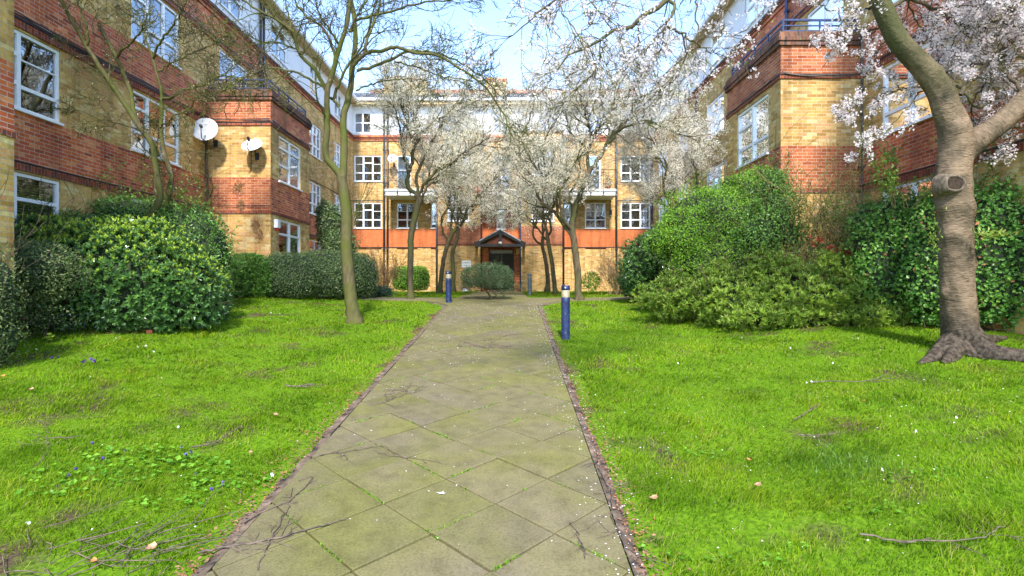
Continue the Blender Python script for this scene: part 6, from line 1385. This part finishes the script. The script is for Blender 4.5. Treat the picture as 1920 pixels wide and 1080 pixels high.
# fallen twigs
TWIGM = plain('dry_twig', (.11,.08,.06), .85, noise=.3, scale=20)
def twig(pxs, label, r=.006, seed=1, kids=6, Lk=.5, group='fallen twigs'):
    t = Tree(seed); pts = []
    for px_, py_ in pxs: pts.append(G(px_, py_))
    a = resample(pts, 22); a += np.array([t.nr.normal(0, .008, 3) for _ in range(22)])
    def lay(q): q[:, 2] = gz(q[:, 0], q[:, 1])+.036+np.abs(t.nr.normal(0, .006, len(q))).cumsum()*.12; return q
    a = lay(a); t.put(a, np.linspace(r, r*.45, 22), 6); L0 = np.linalg.norm(a[-1]-a[0])
    def kid(p, d, l, rr, lv):
        n = 7; q = [p]; ang = math.atan2(d[1], d[0])
        for _ in range(n-1): ang += t.r.gauss(0, .22); q.append(q[-1]+np.array([math.cos(ang), math.sin(ang), 0])*l/(n-1))
        q = lay(np.array(q)); t.put(q, np.linspace(rr, rr*.5, n), 4)
        if lv < 2:
            for _ in range(2): i = t.r.randrange(1, n-1); a_ = ang+t.r.choice((-1, 1))*t.r.uniform(.4, .9); kid(q[i].copy(), (math.cos(a_), math.sin(a_)), l*.5, max(.0025, rr*.7), lv+1)
    for k in range(kids):
        i = t.r.randrange(3, 20); d = a[i+1]-a[i]; an = math.atan2(d[1], d[0])+t.r.choice((-1, 1))*t.r.uniform(.4, .9); kid(a[i].copy(), (math.cos(an), math.sin(an)), L0*Lk*t.r.uniform(.4, 1), r*.55, 1)
    base = tuple(a[0]); m = t.mesh(); m.build('fallen_twig', [TWIGM], loc=base, label=label, cat='twig', group=group)
TW = [([(370, 1047), (430, 1035), (470, 1030), (520, 1020), (575, 1005), (650, 985)], 'long pale twig reaching from the grass onto the path at bottom left', .008, 5, .3),
      ([(480, 1080), (500, 1040), (520, 1000), (540, 960), (545, 925)], 'dark twig crossing the left kerb near the bottom', .005, 5, .3),
      ([(455, 990), (500, 965), (545, 948), (585, 905), (560, 912)], 'bent twig lying over the left kerb above the long pale twig', .006, 4, .35),
      ([(580, 862), (620, 858), (680, 850), (720, 845), (738, 860)], 'arched thin twig on the path beside the left kerb', .005, 2, .3),
      ([(697, 850), (730, 862), (780, 868), (832, 879)], 'straight reddish twig on the slabs left of centre', .005, 1, .2),
      ([(690, 765), (715, 762), (740, 752), (765, 742), (750, 732)], 'tangled twig on the path at the left, halfway up', .006, 11, .6),
      ([(850, 640), (880, 648), (905, 655), (930, 650)], 'small heap of twigs in the middle of the far path', .008, 14, .6),
      ([(905, 652), (935, 640), (950, 632)], 'thin curved twig beside the heap on the far path', .005, 4, .5),
      ([(1065, 985), (1080, 1010), (1095, 1040), (1098, 1062)], 'forked black twig on the slabs near the right kerb', .005, 3, .35),
      ([(1120, 850), (1125, 890), (1145, 930), (1150, 980), (1165, 1020), (1180, 1060)], 'dark twig running along the right kerb', .006, 9, .22),
      ([(1520, 722), (1560, 720), (1600, 722), (1640, 718), (1660, 708)], 'pale straight stick on the right lawn below the lance-leaved bush', .007, 2, .25),
      ([(1488, 794), (1510, 782), (1535, 765)], 'short pale stick slanting on the right lawn', .007, 1, .2),
      ([(1490, 822), (1530, 824), (1575, 820)], 'level pale stick lying in the middle of the right lawn', .006, 2, .2),
      ([(1610, 1010), (1680, 1025), (1760, 1028), (1830, 1022), (1885, 1002)], 'long thin branch curving through the grass at bottom right', .007, 6, .3),
      ([(355, 846), (400, 838), (430, 820), (452, 806)], 'brown stick lying in the left lawn near the path', .008, 2, .3),
      ([(92, 828), (130, 829), (155, 826)], 'pale short stick on the left lawn near the photo edge', .006, 1, .3),
      ([(60, 885), (85, 860), (90, 830), (80, 800)], 'thin grey twig curving up the left lawn', .004, 5, .3),
      ([(535, 728), (560, 730), (590, 726)], 'bark pieces and twigs on a bare patch of the left lawn', .012, 5, .5)]
for i, (pp, lab, r_, kd, lk) in enumerate(TW): twig(pp, lab, r_, 200+i, kd, lk)
# thatch of dead twigs in the bottom-left corner (too many to count)
t = Tree(300); cx0, cy0, _ = G(210, 1040)
for k in range(55):
    a_ = rnd.gauss(.35, .8); l = rnd.uniform(.15, .6); x, y = cx0+rnd.gauss(0, .34), cy0+rnd.gauss(0, .16); q = [(x, y)]
    for _ in range(6): a_ += rnd.gauss(0, .18); q.append((q[-1][0]+math.cos(a_)*l/6, q[-1][1]+math.sin(a_)*l/6))
    q = np.array(q); z0 = rnd.uniform(.005, .045); q = np.column_stack([q, gz(q[:, 0], q[:, 1])+z0+np.linspace(0, rnd.uniform(-.01, .04), 7)]); t.put(q, np.linspace(.005, .002, 7)*rnd.uniform(.5, 1.1), 4)
t.mesh().build('twig_litter', [TWIGM], kind='stuff')
# fallen leaves one can tell apart
LEAFM = plain('curled_dead_leaf', (.38,.20,.12), .8, noise=.25, scale=30); ORL = plain('orange_dead_leaf', (.48,.17,.05), .7, noise=.2, scale=30)
for i, (px_, py_, s_, mt, lab) in enumerate(((518, 786, .055, LEAFM, 'curled tan leaf on the left lawn beside the kerb'), (283, 1042, .06, LEAFM, 'reddish-brown leaf among the dead twigs at bottom left'), (672, 745, .04, ORL, 'orange leaf on the left kerb'), (4, 713, .05, ORL, 'orange leaf at the left edge of the lawn'), (57, 738, .05, LEAFM, 'upright brown leaf on the left lawn near the edge'), (1225, 946, .055, LEAFM, 'tan leaf on the grass right of the path'), (1618, 759, .035, ORL, 'small red leaf in the middle of the right lawn'), (176, 1066, .035, ORL, 'small orange leaf in the bottom left twigs'), (1420, 921, .05, LEAFM, 'brown leaf in the thin grass of the right lawn'), (1405, 872, .035, ORL, 'small orange leaf in the right lawn foreground'), (470, 858, .035, LEAFM, 'small pale leaf on the left lawn left of the kerb'))):
    c = np.array(G(px_, py_)); c[2] += .045; k = 9; m = MB(); u = np.linspace(0, 1, k); th = rnd.uniform(0, 3.1); A_ = np.array([math.cos(th), math.sin(th), .12]); B_ = np.array([-math.sin(th), math.cos(th), .35]); pr = np.sin(u*math.pi)**.7*.5*(1+.18*np.sin(u*19))
    ctr = c+np.outer((u-.5)*s_*1.5, A_)+np.outer((u-.5)**2*s_*1.6, [0, 0, 1]); Lf = ctr+np.outer(pr*s_, B_); Rt = ctr-np.outer(pr*s_, B_*[1, 1, -1])
    m.add(np.concatenate([ctr, Lf, Rt]), [(j, j+1, k+j+1, k+j) for j in range(k-1)]+[(2*k+j, 2*k+j+1, j+1, j) for j in range(k-1)], 0, smooth=True); m.build('fallen_leaf', [mt], loc=tuple(c), label=lab, cat='leaf', group='fallen leaves')
# white splash on a slab
c = G(828, 933); m = MB(); k = 18; V = [(c[0], c[1], c[2]+.041)]
for j in range(k): a_ = j*6.283/k; r_ = .012+.032*(j % 4 == 0)*rnd.uniform(.3, 1)+.006*rnd.random(); V.append((c[0]+math.cos(a_)*r_*1.3, c[1]+math.sin(a_)*r_, c[2]+.0385))
m.add(V, [(0, 1+j, 1+(j+1) % k) for j in range(k)]); m.build('bird_dropping', [WHITE], loc=c, label='white splash of bird dropping on a slab in the middle of the path', cat='stain')
# violets and daisies
VIO = plain('violet_petal', (.06,.015,.22), .5); 
def blooms(pts, label, mt, name, size, cat, group):
    for i, (px_, py_) in enumerate(pts):
        c = np.array(G(px_, py_)); T = thing(name, label[i] if isinstance(label, list) else label, cat, tuple(c), group); h = .075
        m = MB(); m.tube([c, c+[.004, 0, h*.6], c+[.008, -.004, h]], .0018, 5); m.build('stem', YG, T)
        V, f = star_flowers(np.array([c+[.008, -.006, h], c+[.014, -.004, h-.008]]), size, rng); m = MB(); m.add(V, f); m.build('petals', mt, T)
vs = [(127, 906), (106, 928), (141, 894), (192, 874), (347, 866), (366, 904), (395, 933), (416, 926), (232, 857), (357, 861), (417, 920), (172, 845), (450, 941), (338, 851)]
blooms(vs, 'one of the purple violets scattered through the round leaves at lower left', VIO, 'violet', .034, 'flower', 'violets in the lower left lawn')
v2 = [(97, 680), (108, 679), (160, 685), (170, 683), (176, 686), (198, 684), (155, 688)]
blooms(v2, 'one of the purple crocuses in the row on the upper left lawn', VIO, 'crocus', .06, 'flower', 'crocuses on the upper left lawn')
dz = [(217, 642), (258, 659), (273, 657), (68, 664), (287, 667), (507, 592), (524, 594), (333, 813), (52, 998), (508, 905), (1510, 727), (1520, 726), (1714, 822), (1650, 895), (1790, 795), (1560, 690), (1480, 660), (1330, 650), (1390, 640), (1270, 690)]
blooms(dz, 'one of the small white daisies dotted over the lawns', WHITE, 'daisy', .034, 'flower', 'daisies on the lawns')
# coarse dark grass tuft on the right lawn
mb = MB(); x0, y0, _ = G(1570, 872); n = 800; x = x0+rng.normal(0, .22, n); y = y0+rng.normal(0, .2, n); h = rng.uniform(.05, .10, n); a_ = rng.uniform(0, 6.28, n); B = np.column_stack([x, y, gz(x, y)]); a_ = rng.uniform(0, 6.28, n); d = np.column_stack([np.cos(a_)*.8, np.sin(a_)*.8, np.ones(n)]); V, f = leaf_arrays(B, d, unit(n), h, .06); mb.add(V, f); mb.build('coarse_grass', leafmat('coarse_grass_blade', [(.06,.15,.012),(.10,.22,.018),(.13,.26,.02)], trans=.35), kind='stuff')
x0, y0, _ = G(1840, 985); x = x0+rng.normal(0, .14, n); y = y0+rng.normal(0, .10, n); B = np.column_stack([x, y, gz(x, y)]); V, f = leaf_arrays(B, d, unit(n), h, .07); mb = MB(); mb.add(V, f); mb.build('tufted_grass', GRASS, kind='stuff')
# dry climber remains on the left bay
for lab, pts_ in (('dead brown creeper on the red brick of the left bay', [(447, 352, 12, 16), (452, 385, 7, 14)]), ('dead brown creeper on the yellow brick at the foot of the left bay', [(480, 420, 9, 14), (488, 440, 5, 10)])):
    m = MB(); c0 = P(pts_[0][0], pts_[0][1], 16.66); T = thing('creeper', lab, 'climbing plant', (c0[0], 16.69, c0[2]))
    for px_, py_, rx, rz in pts_:
        k = 190; q = np.column_stack([np.full(k, (px_-960)/F*16.67), np.full(k, 16.67), np.full(k, (HY-py_)/F*16.67)])+rng.normal(0, 1, (k, 3))*[rx/62*.45, .012, rz/62*.45]; V, f = leaf_arrays(q, unit(k)*[1, .3, 1], unit(k)*.4+[0, -1, 0], .05, .45); m.add(V, f)
    m.build('dead_leaves', leafmat('creeper_leaf', [(.30,.15,.06),(.38,.22,.09),(.22,.10,.05)], trans=.1), T)
t = Tree(66); T = thing('creeper', 'bare vine climbing the inner corner of the left bay up to the satellite dish', 'climbing plant', (-9.0, 16.5, -.3))
a = t.limb([(391, 440), (389, 380), (390, 330), (388, 290), (389, 262)], 16.45, 16.5, 4, 2.5, 20, .02, 6); t.sprout(a, 26, .75, dict(wob=.2, up=.03, kids=[3, 3], ang=(.5, 1.2), rmin=.004), 2, .2); t.mesh().build('stem', DARKBK, T)
